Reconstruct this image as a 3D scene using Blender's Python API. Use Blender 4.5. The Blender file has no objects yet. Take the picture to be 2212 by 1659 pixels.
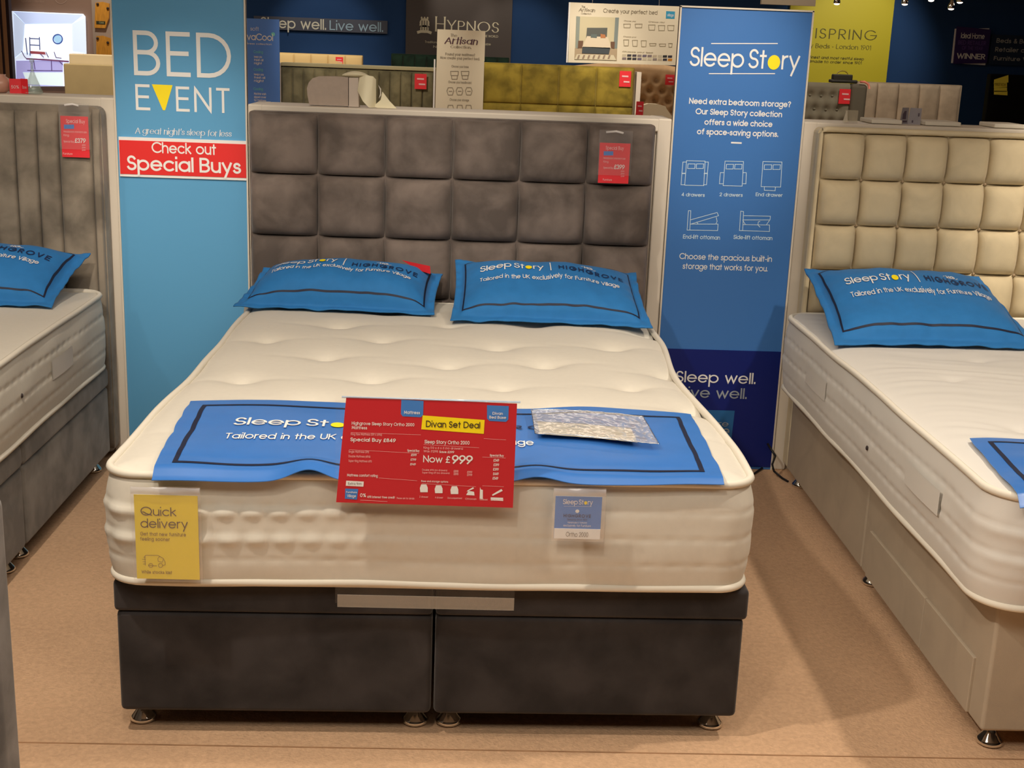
import bpy, bmesh, math, random
from mathutils import Vector, noise
random.seed(7)
PI = math.pi
SC = bpy.context.scene
COL = SC.collection

# ------------------------------------------------------------------ camera
CAM_POS = (0.0548, -2.8286, 1.6529)
YAW, PITCH, ROLL, FPX = map(float, (-2.2423, -14.8127, 2.1659, 2769.7))
def cam_axes():
    y, p, r = map(math.radians, (YAW, PITCH, ROLL))
    f = Vector((-math.sin(y)*math.cos(p), math.cos(y)*math.cos(p), math.sin(p)))
    s = Vector((math.cos(y), math.sin(y), 0)); u = s.cross(f)
    return s*math.cos(r)+u*math.sin(r), u*math.cos(r)-s*math.sin(r), f
CS, CU, CF = cam_axes()
cam = bpy.data.cameras.new('camera'); camo = bpy.data.objects.new('camera', cam); COL.objects.link(camo)
from mathutils import Matrix
m = Matrix((CS, CU, -CF)).transposed().to_4x4(); m.translation = Vector(CAM_POS)
camo.matrix_world = m
cam.sensor_width = 36; cam.sensor_fit = 'HORIZONTAL'; cam.lens = FPX/2212*36; cam.clip_end = 80
SC.camera = camo
def at(px, py, **k):
    """point where the measured sight line meets a plane x=, y= or z= (metres)"""
    d = CF + CS*((px-1106)/FPX) - CU*((py-829.5)/FPX)
    a = 'xyz'.index(list(k)[0]); t = (list(k.values())[0]-CAM_POS[a])/d[a]
    return Vector(CAM_POS)+d*t

# ------------------------------------------------------------------ world, lights, exposure
SC.view_settings.view_transform = 'Standard'; SC.view_settings.look = 'None'
SC.view_settings.gamma = 1; SC.view_settings.use_curve_mapping = False
SC.view_settings.exposure = -0.34
w = bpy.data.worlds.new('world'); SC.world = w; w.use_nodes = True
w.node_tree.nodes['Background'].inputs[0].default_value = (1.0, .86, .70, 1)
w.node_tree.nodes['Background'].inputs[1].default_value = 0.30
WARM = (1.0, .885, .745)
def area(x, y, z, sx, sy, e, c=WARM, rx=0, ry=0):  # soft fill added for ambient light, not known ceiling fixtures
    l = bpy.data.lights.new('added_fill_light', 'AREA'); l.shape = 'RECTANGLE'; l.size = sx; l.size_y = sy
    l.energy = e; l.color = c
    o = bpy.data.objects.new('added_fill_light', l); COL.objects.link(o); o.location = (x, y, z); o.rotation_euler = (rx, ry, 0)
def spot(p, t, e, ang=50, blend=.7, size=.05, c=WARM):
    l = bpy.data.lights.new('spot_light', 'SPOT'); l.energy = e; l.color = c; l.spot_size = math.radians(ang)
    l.spot_blend = blend; l.shadow_soft_size = size
    o = bpy.data.objects.new('spot_light', l); COL.objects.link(o); o.location = p
    o.rotation_euler = (Vector(t)-Vector(p)).to_track_quat('-Z', 'Y').to_euler()
area(0.2, 0.0, 2.93, 2.6, .5, 26)
area(0, -2.3, 2.90, 4.0, .6, 52, (1.0, .93, .82), rx=.45)  # added front fill, tilted towards the beds
area(0, 5.6, 2.93, 6, .8, 60)
area(0, 10.2, 2.93, 8, .6, 85)
spot((2.05, .12, 2.9), (2.0, 0, 0), 165, 118, .5, .05)
spot((-1.05, -.80, 2.9), (-1.0, -.2, 0), 190, 118, .5, .05)
spot((-.3, -1.8, 2.9), (-.3, -.6, .3), 75, 110, .5, .08)
spot((0.0, .55, 2.85), (0.05, 2.1, 1.10), 90, 30, 1)
spot((-1.0, .5, 2.85), (-1.05, 2.15, 1.05), 150, 26, 1)
spot((1.1, .5, 2.85), (1.02, 2.15, 1.52), 210, 26, 1)
spot((2.6, .7, 2.85), (2.42, 2.1, 1.0), 230, 30, 1)
spot((-2.3, .6, 2.85), (-1.9, 2.1, 1.1), 45, 46)
# showroom spots over the far displays
spot((-1.2, 7.0, 2.85), (-.7, 8.8, 1.3), 120, 55)
spot((.9, 7.0, 2.85), (.8, 8.8, 1.3), 150, 50)
spot((1.5, 7.4, 2.85), (1.5, 9.0, 1.8), 120, 50)
spot((3.4, 7.2, 2.85), (3.4, 8.8, 1.3), 110, 50)
spot((4.7, 11.2, 2.85), (4.6, 13, 1.7), 130, 60)
spot((4.9, 9.3, 2.85), (4.8, 11, 1.3), 85, 45)
spot((-1.8, 11.6, 2.8), (-1.7, 13, 1.55), 60, 50)
spot((.4, 11.5, 2.8), (.6, 13, 1.5), 60, 46)
spot((-.2, 11.9, 2.85), (-.1, 13, 2.15), 45, 40)
spot((-1.8, 10.5, 2.8), (-1.7, 12, 1.4), 130, 40)
spot((-2.6, 4.8, 2.85), (-2.6, 6.1, 1.3), 150, 60)
spot((-3.2, 8.4, 2.85), (-3.2, 9.5, 1.9), 70, 60)  # extra spot added to brighten the timber samples
spot((-4.2, 9.4, 2.8), (-4.2, 11.1, 1.6), 90, 60)

# ------------------------------------------------------------------ materials
def srgb(r, g, b):
    f = lambda c: (c/255/12.92) if c/255 <= .04045 else ((c/255+.055)/1.055)**2.4
    return (f(r), f(g), f(b), 1)
MATS = {}
def mat(name, col, rough=.6, metal=0, noise_amt=0, nscale=20, bump=0, bscale=200, sheen=0, coat=0, spec=.5, emit=None, estr=1, distort=0, detail=3, stretch=None, ndetail=3, rng=.18):
    if name in MATS: return MATS[name]
    mt = bpy.data.materials.new(name); mt.use_nodes = True; nt = mt.node_tree; N = nt.nodes; L = nt.links
    p = N['Principled BSDF']; col = srgb(*col)
    p.inputs['Base Color'].default_value = col; p.inputs['Roughness'].default_value = rough; p.inputs['Metallic'].default_value = metal
    p.inputs['Specular IOR Level'].default_value = spec
    if sheen: p.inputs['Sheen Weight'].default_value = sheen; p.inputs['Sheen Roughness'].default_value = .4; p.inputs['Sheen Tint'].default_value = (1, .95, .9, 1)
    if coat: p.inputs['Coat Weight'].default_value = coat; p.inputs['Coat Roughness'].default_value = .08
    if emit: p.inputs['Emission Color'].default_value = srgb(*emit); p.inputs['Emission Strength'].default_value = estr
    tc = N.new('ShaderNodeTexCoord'); vec = tc.outputs['Object']
    if stretch:
        mp = N.new('ShaderNodeMapping'); mp.inputs['Scale'].default_value = stretch; L.new(vec, mp.inputs[0]); vec = mp.outputs[0]
    if noise_amt:
        n = N.new('ShaderNodeTexNoise'); n.inputs['Scale'].default_value = nscale; n.inputs['Detail'].default_value = ndetail; n.inputs['Distortion'].default_value = distort
        L.new(vec, n.inputs['Vector'])
        r = N.new('ShaderNodeMapRange'); r.inputs[1].default_value = .5-rng; r.inputs[2].default_value = .5+rng
        r.inputs[3].default_value = 1-noise_amt; r.inputs[4].default_value = 1+noise_amt; L.new(n.outputs['Fac'], r.inputs[0])
        mx = N.new('ShaderNodeVectorMath'); mx.operation = 'SCALE'; mx.inputs[0].default_value = col[:3]; L.new(r.outputs[0], mx.inputs['Scale'])
        L.new(mx.outputs[0], p.inputs['Base Color'])
    if bump:
        n2 = N.new('ShaderNodeTexNoise'); n2.inputs['Scale'].default_value = bscale; n2.inputs['Detail'].default_value = detail; L.new(vec, n2.inputs['Vector'])
        b = N.new('ShaderNodeBump'); b.inputs['Strength'].default_value = bump; b.inputs['Distance'].default_value = .004; L.new(n2.outputs['Fac'], b.inputs['Height'])
        L.new(b.outputs[0], p.inputs['Normal'])
    MATS[name] = mt; return mt
def clear(name, alpha, col=(235, 235, 240), rough=.06, gloss=1.0):
    """thin clear plastic: see-through, faintly milky, with a real gloss on top"""
    if name in MATS: return MATS[name]
    mt = bpy.data.materials.new(name); mt.use_nodes = True; nt = mt.node_tree; N = nt.nodes; L = nt.links
    N.remove(N['Principled BSDF']); out = N['Material Output']
    tr = N.new('ShaderNodeBsdfTransparent'); df = N.new('ShaderNodeBsdfDiffuse'); df.inputs[0].default_value = srgb(*col)
    gl = N.new('ShaderNodeBsdfGlossy'); gl.inputs['Roughness'].default_value = rough; gl.inputs[0].default_value = (1, 1, 1, 1)
    m1 = N.new('ShaderNodeMixShader'); m1.inputs[0].default_value = alpha; L.new(tr.outputs[0], m1.inputs[1]); L.new(df.outputs[0], m1.inputs[2])
    m2 = N.new('ShaderNodeMixShader'); m2.inputs[0].default_value = min(.9, .05*gloss); L.new(m1.outputs[0], m2.inputs[1]); L.new(gl.outputs[0], m2.inputs[2])
    L.new(m2.outputs[0], out.inputs['Surface']); MATS[name] = mt; return mt
velvet = dict(rough=.75, noise_amt=.33, nscale=7, distort=.25, ndetail=8, rng=.13, bump=.15, bscale=500, sheen=.25, spec=.2)
M_DIVAN = mat('charcoal_velvet', (52, 49, 49), **velvet)
M_HEAD = mat('mushroom_velvet', (108, 97, 90), **velvet)
M_LHEAD = mat('grey_brown_velvet', (134, 124, 110), **velvet)
M_LDIV = mat('grey_velvet', (120, 116, 110), **velvet)
M_RHEAD = mat('cream_velour', (204, 188, 154), rough=.85, noise_amt=.07, nscale=8, distort=1, bump=.15, bscale=500, sheen=.2, spec=.2)
M_RDIV = mat('pale_taupe_weave', (176, 162, 142), rough=.85, noise_amt=.06, nscale=6, distort=.8, bump=.2, bscale=700, spec=.2)
M_MATT = mat('cream_damask', (216, 210, 196), rough=.75, noise_amt=.015, nscale=60, bump=.06, bscale=900, sheen=.1, spec=.25)
M_PIPE = mat('cream_piping', (226, 219, 203), rough=.6, spec=.3)
M_MATTR = mat('white_damask', (216, 212, 204), rough=.75, bump=.08, bscale=700, sheen=.1, spec=.25)
M_BLUE = mat('blue_pillowcase', (42, 118, 184), rough=.7, noise_amt=.04, nscale=30, bump=.12, bscale=900, sheen=.1, spec=.25)
M_TOP = mat('blue_satin_cloth', (54, 114, 190), rough=.36, noise_amt=.02, nscale=30, bump=.05, bscale=900, spec=.45)
M_INK = mat('navy_print', (14, 22, 50), rough=.6)
M_NAVYT = mat('navy_lettering', (16, 40, 84), rough=.6)
M_WHT = mat('white_print', (235, 235, 232), rough=.55)
M_YEL = mat('yellow_print', (252, 228, 18), rough=.55)
M_FRAME = mat('warm_white_laminate', (218, 208, 192), rough=.45, noise_amt=.02, nscale=3, spec=.4)
M_BANL = mat('sky_blue_board', (92, 160, 205), rough=.5, spec=.4)
M_BANR = mat('mid_blue_board', (62, 116, 184), rough=.45, spec=.4)
M_NAVYB = mat('navy_board', (10, 30, 108), rough=.4, spec=.4)
M_LOGOB = mat('teal_blue_square', (34, 100, 158), rough=.4)
M_RED = mat('red_board', (226, 42, 40), rough=.5)
M_CARD = mat('crimson_card', (196, 32, 44), rough=.5)
M_CARD2 = mat('coral_red_card', (232, 44, 54), rough=.5)
M_CBLUE = mat('card_blue', (64, 128, 205), rough=.5)
M_YCARD = mat('mustard_yellow_card', (232, 206, 8), rough=.5)
M_GREYP = mat('grey_print', (150, 160, 170), rough=.6)
M_DKP = mat('dark_print', (48, 36, 34), rough=.6)
M_OLP = mat('olive_print', (140, 110, 20), rough=.6)
M_PINKP = mat('pale_pink_print', (240, 190, 190), rough=.6)
M_CHROME = mat('chrome', (225, 222, 215), rough=.08, metal=1)
M_DARK = mat('dark_gap', (18, 16, 15), rough=.9, spec=.1)
M_BLACKC = mat('black_cable', (20, 20, 22), rough=.5)
M_NAVYW = mat('navy_wall_paint', (34, 66, 112), rough=.8, noise_amt=.03, nscale=3, spec=.2)
M_BEIGEP = mat('beige_paper', (226, 216, 190), rough=.6)

# ------------------------------------------------------------------ object helpers
def link(o, parent=None):
    COL.objects.link(o)
    if parent is not None: o.parent = parent
    return o
def rootloc(p):
    while p is not None and p.parent is not None: p = p.parent
    return Vector(p.location) if p is not None else Vector((0, 0, 0))
def tag(o, label=None, cat=None, group=None, kind=None):
    if label: o['label'] = label
    if cat: o['category'] = cat
    if group: o['group'] = group
    if kind: o['kind'] = kind
    return o
def thing(name, loc, label, cat, group=None):
    o = bpy.data.objects.new(name, None); o.location = loc; o.empty_display_size = .05
    link(o); return tag(o, label, cat, group)
def obj(name, verts, faces, mt, parent=None, smooth=False, ang=None, at_=None):
    """vertices are in world metres; stored relative to the thing's base"""
    b = rootloc(parent) if parent is not None else (Vector(at_) if at_ is not None else Vector((0, 0, 0)))
    me = bpy.data.meshes.new(name); me.from_pydata([tuple(Vector(v)-b) for v in verts], [], faces); me.update()
    if smooth:
        me.polygons.foreach_set('use_smooth', [True]*len(me.polygons))
    mts = mt if isinstance(mt, (list, tuple)) else [mt]
    for q in mts: me.materials.append(q)
    o = bpy.data.objects.new(name, me)
    if parent is None and at_ is not None: o.location = b
    return link(o, parent)
def bmobj(name, bm, mt, parent=None, smooth=False, at_=None):
    b = rootloc(parent) if parent is not None else (Vector(at_) if at_ is not None else Vector((0, 0, 0)))
    for v in bm.verts: v.co -= b
    me = bpy.data.meshes.new(name); bm.to_mesh(me); bm.free()
    if smooth: me.polygons.foreach_set('use_smooth', [True]*len(me.polygons))
    me.materials.append(mt)
    o = bpy.data.objects.new(name, me)
    if parent is None and at_ is not None: o.location = b
    return link(o, parent)
BR = 0.0137
def rotb(v):
    c, s = math.cos(BR), math.sin(BR); return Vector((v[0]*c-v[1]*s, v[0]*s+v[1]*c, v[2]))
def unrot(v):
    c, s = math.cos(BR), -math.sin(BR); return Vector((v[0]*c-v[1]*s, v[0]*s+v[1]*c, v[2]))
ident = lambda v: Vector(v)
def boxbm(x0, x1, y0, y1, z0, z1, r=0, seg=3, X=ident):
    bm = bmesh.new(); bmesh.ops.create_cube(bm, size=1)
    for v in bm.verts: v.co = Vector(((x0+x1)/2+v.co.x*(x1-x0), (y0+y1)/2+v.co.y*(y1-y0), (z0+z1)/2+v.co.z*(z1-z0)))
    if r: bmesh.ops.bevel(bm, geom=bm.edges[:], offset=r, segments=seg, profile=.5, affect='EDGES')
    for v in bm.verts: v.co = X(v.co)
    return bm
def box(name, x0, x1, y0, y1, z0, z1, mt, parent=None, r=0, seg=3, X=ident, smooth=None, at_=None):
    o = bmobj(name, boxbm(x0, x1, y0, y1, z0, z1, r, seg, X), mt, parent, smooth=bool(r) if smooth is None else smooth, at_=at_)
    if r:
        md = o.modifiers.new('wn', 'WEIGHTED_NORMAL'); md.keep_sharp = False
    return o
def tube(name, pts, r, mt, parent=None, closed=False, n=8, at_=None):
    pts = [Vector(p) for p in pts]; V = []; F = []; m_ = len(pts)
    for i, p in enumerate(pts):
        a = pts[(i-1) % m_] if (closed or i) else p; b = pts[(i+1) % m_] if (closed or i < m_-1) else p
        t = (b-a).normalized(); u = t.cross(Vector((0, 0, 1)))
        if u.length < .1: u = t.cross(Vector((1, 0, 0)))
        u.normalize(); w_ = u.cross(t)
        for k in range(n): V.append(p+(u*math.cos(2*PI*k/n)+w_*math.sin(2*PI*k/n))*r)
    for i in range(m_ if closed else m_-1):
        j = (i+1) % m_
        for k in range(n): F.append((i*n+k, i*n+(k+1) % n, j*n+(k+1) % n, j*n+k))
    if not closed: F.append(tuple(range(n))); F.append(tuple(range((m_-1)*n, m_*n))[::-1])
    return obj(name, V, F, mt, parent, smooth=True, at_=at_)
def lathe(name, c, prof, mt, parent=None, n=24, at_=None):
    V = []; F = []
    for (r, z) in prof:
        for k in range(n): V.append((c[0]+r*math.cos(2*PI*k/n), c[1]+r*math.sin(2*PI*k/n), c[2]+z))
    for i in range(len(prof)-1):
        for k in range(n): F.append((i*n+k, i*n+(k+1) % n, (i+1)*n+(k+1) % n, (i+1)*n+k))
    F.append(tuple(range(n))[::-1]); F.append(tuple(range((len(prof)-1)*n, len(prof)*n)))
    return obj(name, V, F, mt, parent, smooth=True, at_=at_)
def grid(fn, nu, nv):
    V = [fn(i/nu, j/nv) for j in range(nv+1) for i in range(nu+1)]
    F = [(j*(nu+1)+i, j*(nu+1)+i+1, (j+1)*(nu+1)+i+1, (j+1)*(nu+1)+i) for j in range(nv) for i in range(nu)]
    return V, F

# ------------------------------------------------------------------ stroke lettering (geometric sans / high-contrast serif)
def A(cx, cy, rx, ry, a0, a1, n=None):
    n = n or max(6, int(abs(a1-a0)/15))
    return [(cx+rx*math.cos(math.radians(a0+(a1-a0)*i/n)), cy+ry*math.sin(math.radians(a0+(a1-a0)*i/n))) for i in range(n+1)]
def O_(cx, cy, rx, ry): return A(cx, cy, rx, ry, 0, 360, 28)
X_ = .70
G = {
 'a': (.66, [O_(.33, .35, .33, .35), [(.66, .7), (.66, 0)]]), 'b': (.66, [O_(.33, .35, .33, .35), [(0, 1), (0, 0)]]),
 'c': (.6, [A(.34, .35, .34, .35, 48, 312)]), 'd': (.66, [O_(.33, .35, .33, .35), [(.66, 1), (.66, 0)]]),
 'e': (.66, [[(.01, .36), (.66, .36)]+A(.33, .35, .33, .35, 2, 318)]), 'f': (.32, [A(.34, .8, .2, .2, 90, 180)+[(.14, 0)], [(0, .66), (.32, .66)]]),
 'g': (.66, [O_(.33, .35, .33, .35), [(.66, .7), (.66, 0)]+A(.33, 0, .33, .28, 0, -150)]), 'h': (.52, [[(0, 1), (0, 0)], A(.26, .42, .26, .28, 180, 0)+[(.52, 0)]]),
 'i': (.0, [[(0, .66), (0, 0)], [(0, 1.03), (0, 1.0)]]), 'j': (.1, [[(.1, .66), (.1, -.2)]+A(0, -.2, .1, .1, 0, -90), [(.1, 1.03), (.1, 1.0)]]),
 'k': (.46, [[(0, 1), (0, 0)], [(.42, .7), (.02, .34)], [(.12, .42), (.46, 0)]]), 'l': (0, [[(0, 1), (0, 0)]]),
 'm': (.9, [[(0, .7), (0, 0)], A(.225, .46, .225, .24, 180, 0)+[(.45, 0)], A(.675, .46, .225, .24, 180, 0)+[(.9, 0)]]),
 'n': (.52, [[(0, .7), (0, 0)], A(.26, .42, .26, .28, 180, 0)+[(.52, 0)]]), 'o': (.7, [O_(.35, .35, .35, .35)]),
 'p': (.66, [O_(.33, .35, .33, .35), [(0, .7), (0, -.3)]]), 'q': (.66, [O_(.33, .35, .33, .35), [(.66, .7), (.66, -.3)]]),
 'r': (.26, [[(0, .7), (0, 0)], A(.26, .42, .26, .28, 180, 90)]), 's': (.4, [A(.2, .525, .17, .17, 20, 270)+A(.2, .18, .2, .18, 90, -160)]),
 't': (.3, [[(.14, .95), (.14, 0)], [(0, .68), (.3, .68)]]), 'u': (.52, [[(0, .7)]+A(.26, .28, .26, .28, 180, 360)+[(.52, .7)], [(.52, .3), (.52, 0)]]),
 'v': (.54, [[(0, .7), (.27, 0), (.54, .7)]]), 'w': (.86, [[(0, .7), (.22, 0), (.43, .66), (.64, 0), (.86, .7)]]),
 'x': (.5, [[(0, .7), (.5, 0)], [(.5, .7), (0, 0)]]), 'y': (.54, [[(0, .7), (.28, .03)], [(.54, .7), (.15, -.28)]]),
 'z': (.46, [[(0, .68), (.44, .68), (0, .02), (.46, .02)]]),
 'A': (.78, [[(0, 0), (.39, 1), (.78, 0)], [(.13, .32), (.65, .32)]]), 'B': (.56, [[(0, 0), (0, 1), (.28, 1)]+A(.28, .76, .24, .24, 90, -90)+[(0, .52)], [(.28, .52)]+A(.28, .26, .28, .26, 90, -90)+[(0, 0)]]),
 'C': (.86, [A(.5, .5, .5, .5, 42, 318)]), 'D': (.76, [[(0, 0), (0, 1), (.26, 1)]+A(.26, .5, .5, .5, 90, -90)+[(0, 0)]]),
 'E': (.5, [[(.5, 1), (0, 1), (0, 0), (.5, 0)], [(0, .52), (.46, .52)]]), 'F': (.46, [[(.46, 1), (0, 1), (0, 0)], [(0, .52), (.42, .52)]]),
 'G': (.96, [A(.5, .5, .5, .5, 42, 360), [(.52, .48), (1.0, .48)]]), 'H': (.66, [[(0, 0), (0, 1)], [(.66, 0), (.66, 1)], [(0, .52), (.66, .52)]]),
 'I': (0, [[(0, 0), (0, 1)]]), 'J': (.4, [[(.4, 1)]+A(.2, .22, .2, .22, 0, -180)]), 'K': (.62, [[(0, 0), (0, 1)], [(.58, 1), (.02, .42)], [(.16, .56), (.62, 0)]]),
 'L': (.44, [[(0, 1), (0, 0), (.44, 0)]]), 'M': (.86, [[(0, 0), (.06, 1), (.43, .2), (.8, 1), (.86, 0)]]), 'N': (.68, [[(0, 0), (0, 1), (.68, 0), (.68, 1)]]),
 'O': (1.0, [O_(.5, .5, .5, .5)]), 'P': (.5, [[(0, 0), (0, 1), (.24, 1)]+A(.24, .73, .27, .27, 90, -90)+[(0, .46)]]),
 'Q': (1.0, [O_(.5, .5, .5, .5), A(.2, .1, .25, .3, 100, 30)+[(1.0, 0)]]), 'R': (.54, [[(0, 0), (0, 1), (.26, 1)]+A(.26, .73, .27, .27, 90, -90)+[(0, .46)], [(.2, .46), (.54, 0)]]),
 'S': (.48, [A(.24, .75, .22, .25, 25, 270)+A(.24, .25, .25, .25, 90, -160)]), 'T': (.5, [[(0, 1), (.5, 1)], [(.25, 1), (.25, 0)]]),
 'U': (.6, [[(0, 1)]+A(.3, .3, .3, .3, 180, 360)+[(.6, 1)]]), 'V': (.7, [[(0, 1), (.35, 0), (.7, 1)]]), 'W': (1.1, [[(0, 1), (.28, 0), (.55, .95), (.82, 0), (1.1, 1)]]),
 'X': (.64, [[(0, 1), (.64, 0)], [(.64, 1), (0, 0)]]), 'Y': (.64, [[(0, 1), (.32, .46), (.64, 1)], [(.32, .46), (.32, 0)]]), 'Z': (.54, [[(0, 1), (.52, 1), (0, 0), (.54, 0)]]),
 '0': (.56, [O_(.28, .5, .28, .5)]), '1': (.2, [[(0, .84), (.2, 1), (.2, 0)]]), '2': (.5, [A(.25, .73, .25, .27, 170, -35)+[(0, 0), (.5, 0)]]),
 '3': (.5, [A(.24, .76, .22, .24, 160, -90)+A(.24, .26, .26, .26, 90, -160)]), '4': (.56, [[(.42, 0), (.42, 1), (0, .24), (.56, .24)]]),
 '5': (.5, [[(.46, 1), (.1, 1), (.04, .54)]+A(.24, .32, .26, .32, 120, -150)]), '6': (.54, [O_(.27, .31, .27, .31), [(.44, 1), (.05, .44)]]),
 '7': (.5, [[(0, 1), (.5, 1), (.12, 0)]]), '8': (.52, [O_(.26, .77, .21, .23), O_(.26, .28, .26, .28)]), '9': (.54, [O_(.27, .69, .27, .31), [(.1, 0), (.49, .56)]]),
 '.': (.02, [[(0, 0), (0, .07)]]), ',': (.03, [[(.03, .07), (0, -.1)]]), "'": (.02, [[(.02, 1), (.0, .82)]]), '-': (.24, [[(0, .36), (.24, .36)]]),
 '?': (.42, [A(.21, .79, .21, .21, 170, -50)+[(.2, .45), (.2, .28)], [(.2, 0), (.2, .07)]]), '&': (.62, [[(.62, .0), (.15, .72)]+A(.3, .82, .16, .18, 200, -20)+[(.05, .36)]+A(.25, .22, .22, .22, 150, 330)+[(.6, .4)]]),
 '|': (0, [[(0, -.3), (0, 1.3)]]), '%': (.8, [O_(.16, .8, .14, .18), O_(.62, .2, .14, .18), [(.62, 1), (.16, 0)]]), '(': (.12, [A(.4, .4, .4, .6, 130, 230)]), ')': (.12, [A(-.28, .4, .4, .6, 50, -50)]),
 '#': (.46, [A(.3, .78, .18, .2, 20, 180)+[(.12, .2), (0, 0), (.46, 0)], [(0, .48), (.34, .48)]]), '/': (.3, [[(0, 0), (.3, 1)]]), '!': (.02, [[(0, 1), (0, .3)], [(0, 0), (0, .07)]]),
}
def strip(pts, hw, V, F, closed=None, contrast=0):
    dep = float(int(V[-1].z)+1) if V else 0.0
    if closed is None: closed = len(pts) > 3 and (Vector(pts[0]+(0,))-Vector(pts[-1]+(0,))).length < 1e-6
    if closed: pts = pts[:-1]
    n = len(pts); base = len(V)
    P = [Vector((p[0], p[1])) for p in pts]
    for i in range(n):
        a = P[i-1] if (closed or i) else None; b = P[(i+1) % n] if (closed or i < n-1) else None
        d1 = (P[i]-a) if a is not None else None; d2 = (b-P[i]) if b is not None else None
        if d1 is None or d1.length < 1e-9: d1 = d2
        if d2 is None or d2.length < 1e-9: d2 = d1
        d1 = d1.normalized(); d2 = d2.normalized(); t = (d1+d2)
        t = d2 if t.length < .2 else t.normalized()
        nn = Vector((-t.y, t.x)); k = max(.45, abs(nn.dot(Vector((-d2.y, d2.x)))))
        h = hw*((1-contrast)+contrast*abs(t.y)**1.5)/k
        dz = dep+.6*i/n; V.append(Vector((*(P[i]+nn*h), dz))); V.append(Vector((*(P[i]-nn*h), dz)))
    for i in range(n if closed else n-1):
        j = (i+1) % n; F.append((base+2*i, base+2*i+1, base+2*j+1, base+2*j))
def layout(s, weight=.11, gap=.2, space=.42, contrast=0, serif=0, slant=0):
    """2-D mesh of a text run, cap height 1; returns V, F, width, marks of the blank round letter"""
    V = []; F = []; x = weight/2; marks = []; gap += max(0, weight-.08)*.75
    caps_small = False
    for ch in s:
        if ch == ' ': x += space; continue
        if ch == '@': marks.append((x+.35, .35)); x += .70+gap; continue
        wd, st = G.get(ch, G['o'])
        for poly in st:
            q = [(x+a, b*(1-weight)+weight/2 if b >= 0 else b) for a, b in poly]
            # square the ends of a straight stroke
            dense = []
            for i in range(len(q)-1):
                a, b = Vector(q[i]), Vector(q[i+1]); k = max(1, int((b-a).length/.16))
                dense += [tuple(a+(b-a)*j/k) for j in range(k)]
            dense.append(q[-1])
            if (Vector(dense[0])-Vector(dense[-1])).length > 1e-4:
                d0 = (Vector(dense[1])-Vector(dense[0])).normalized()*weight*.5; d1 = (Vector(dense[-1])-Vector(dense[-2])).normalized()*weight*.5
                dense[0] = tuple(Vector(dense[0])-d0); dense[-1] = tuple(Vector(dense[-1])+d1)
            strip(dense, weight/2, V, F, contrast=contrast)
            if serif:
                for e, o in ((0, 1), (-1, -2)):
                    a = Vector(dense[e]); b = Vector(dense[o])
                    if abs((a-b).normalized().y) > .75: strip([(a.x-serif, a.y), (a.x+serif, a.y)], weight*.2, V, F)
        x += wd+gap
    wtot = x-gap+weight/2
    V = [Vector((v.x+slant*v.y, v.y, v.z % 9)) for v in V]
    return V, F, wtot, marks
class Ink:
    """collects flat print (letters, lines, patches) of one colour on one surface"""
    def __init__(s): s.R = []
    def add(s, V, F): s.R.append(([Vector(v) for v in V], [tuple(f) for f in F]))
    def build(s, name, mt, parent):
        if 'fine' in name or 'icon' in name or 'stripe' in name or 'diagram' in name:   # too small to pick apart: one part
            V = []; F = []
            for a, b in s.R: n = len(V); V += a; F += [tuple(i+n for i in f) for f in b]
            return tag(obj(name, V, F, mt, parent), kind='stuff') if V else None
        for a, b in s.R: o = obj(name, a, b, mt, parent)
        return o if s.R else None
class Face:
    """a flat upright board surface facing the camera side: print is placed by measured points"""
    def __init__(s, y, eps=.0012): s.y = y; s.eps = eps
    def p(s, px, py): return at(px, py, y=s.y)
    def off(s, v, k=1): return Vector((v[0], s.y-s.eps*k, v[2]))
    def text(s, ink, t, l, r, top, k=1, **kw):
        """l, r = baseline ends (px,py); top = py of cap top above l"""
        a = s.p(*l); b = s.p(*r); h = (s.p(l[0], top)-a).z
        V, F, wd, mk = layout(t, **kw); z0 = (a.z+b.z)/2; sx = (b.x-a.x)/wd
        ink.add([(a.x+v.x*sx, s.y-s.eps*k-v.z*s.eps*.05, z0+v.y*h) for v in V], F)
        return [(a.x+q[0]*sx, z0+q[1]*h, .35*sx, .35*h) for q in mk]
    def poly(s, ink, pts, k=1):
        ink.add([s.off(s.p(*q), k) for q in pts], [tuple(range(len(pts)))])
    def line(s, ink, pts, w_, k=1):
        P = [s.p(*q) for q in pts]; V = []; F = []; strip([(v.x, v.z) for v in P], w_/2, V, F); s.n = (getattr(s, 'n', 0)+1) % 7
        ink.add([(v.x, s.y-s.eps*(k+.06*s.n), v.y) for v in V], F)
    def disc(s, ink, x, z, rx, rz, k=1, n=28):
        ink.add([(x+rx*math.cos(2*PI*i/n), s.y-s.eps*k, z+rz*math.sin(2*PI*i/n)) for i in range(n)], [tuple(range(n))])
def rrect(x0, x1, z0, z1, r, n=4):
    P = []
    for cx, cz, a in ((x1-r, z1-r, 0), (x0+r, z1-r, 90), (x0+r, z0+r, 180), (x1-r, z0+r, 270)):
        P += [(cx+r*math.cos(math.radians(a+90*i/n)), cz+r*math.sin(math.radians(a+90*i/n))) for i in range(n+1)]
    return P
def board(name, P, y0, y1, mt, parent, X=ident):
    """upright slab with outline P [(x,z)...] counter-clockwise seen from the front (-y)"""
    n = len(P); V = [X((x, y0, z)) for x, z in P]+[X((x, y1, z)) for x, z in P]
    F = [tuple(range(n)), tuple(range(2*n-1, n-1, -1))]+[(i, i+n, (i+1) % n+n, (i+1) % n) for i in range(n)]
    return obj(name, V, F, mt, parent)

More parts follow.
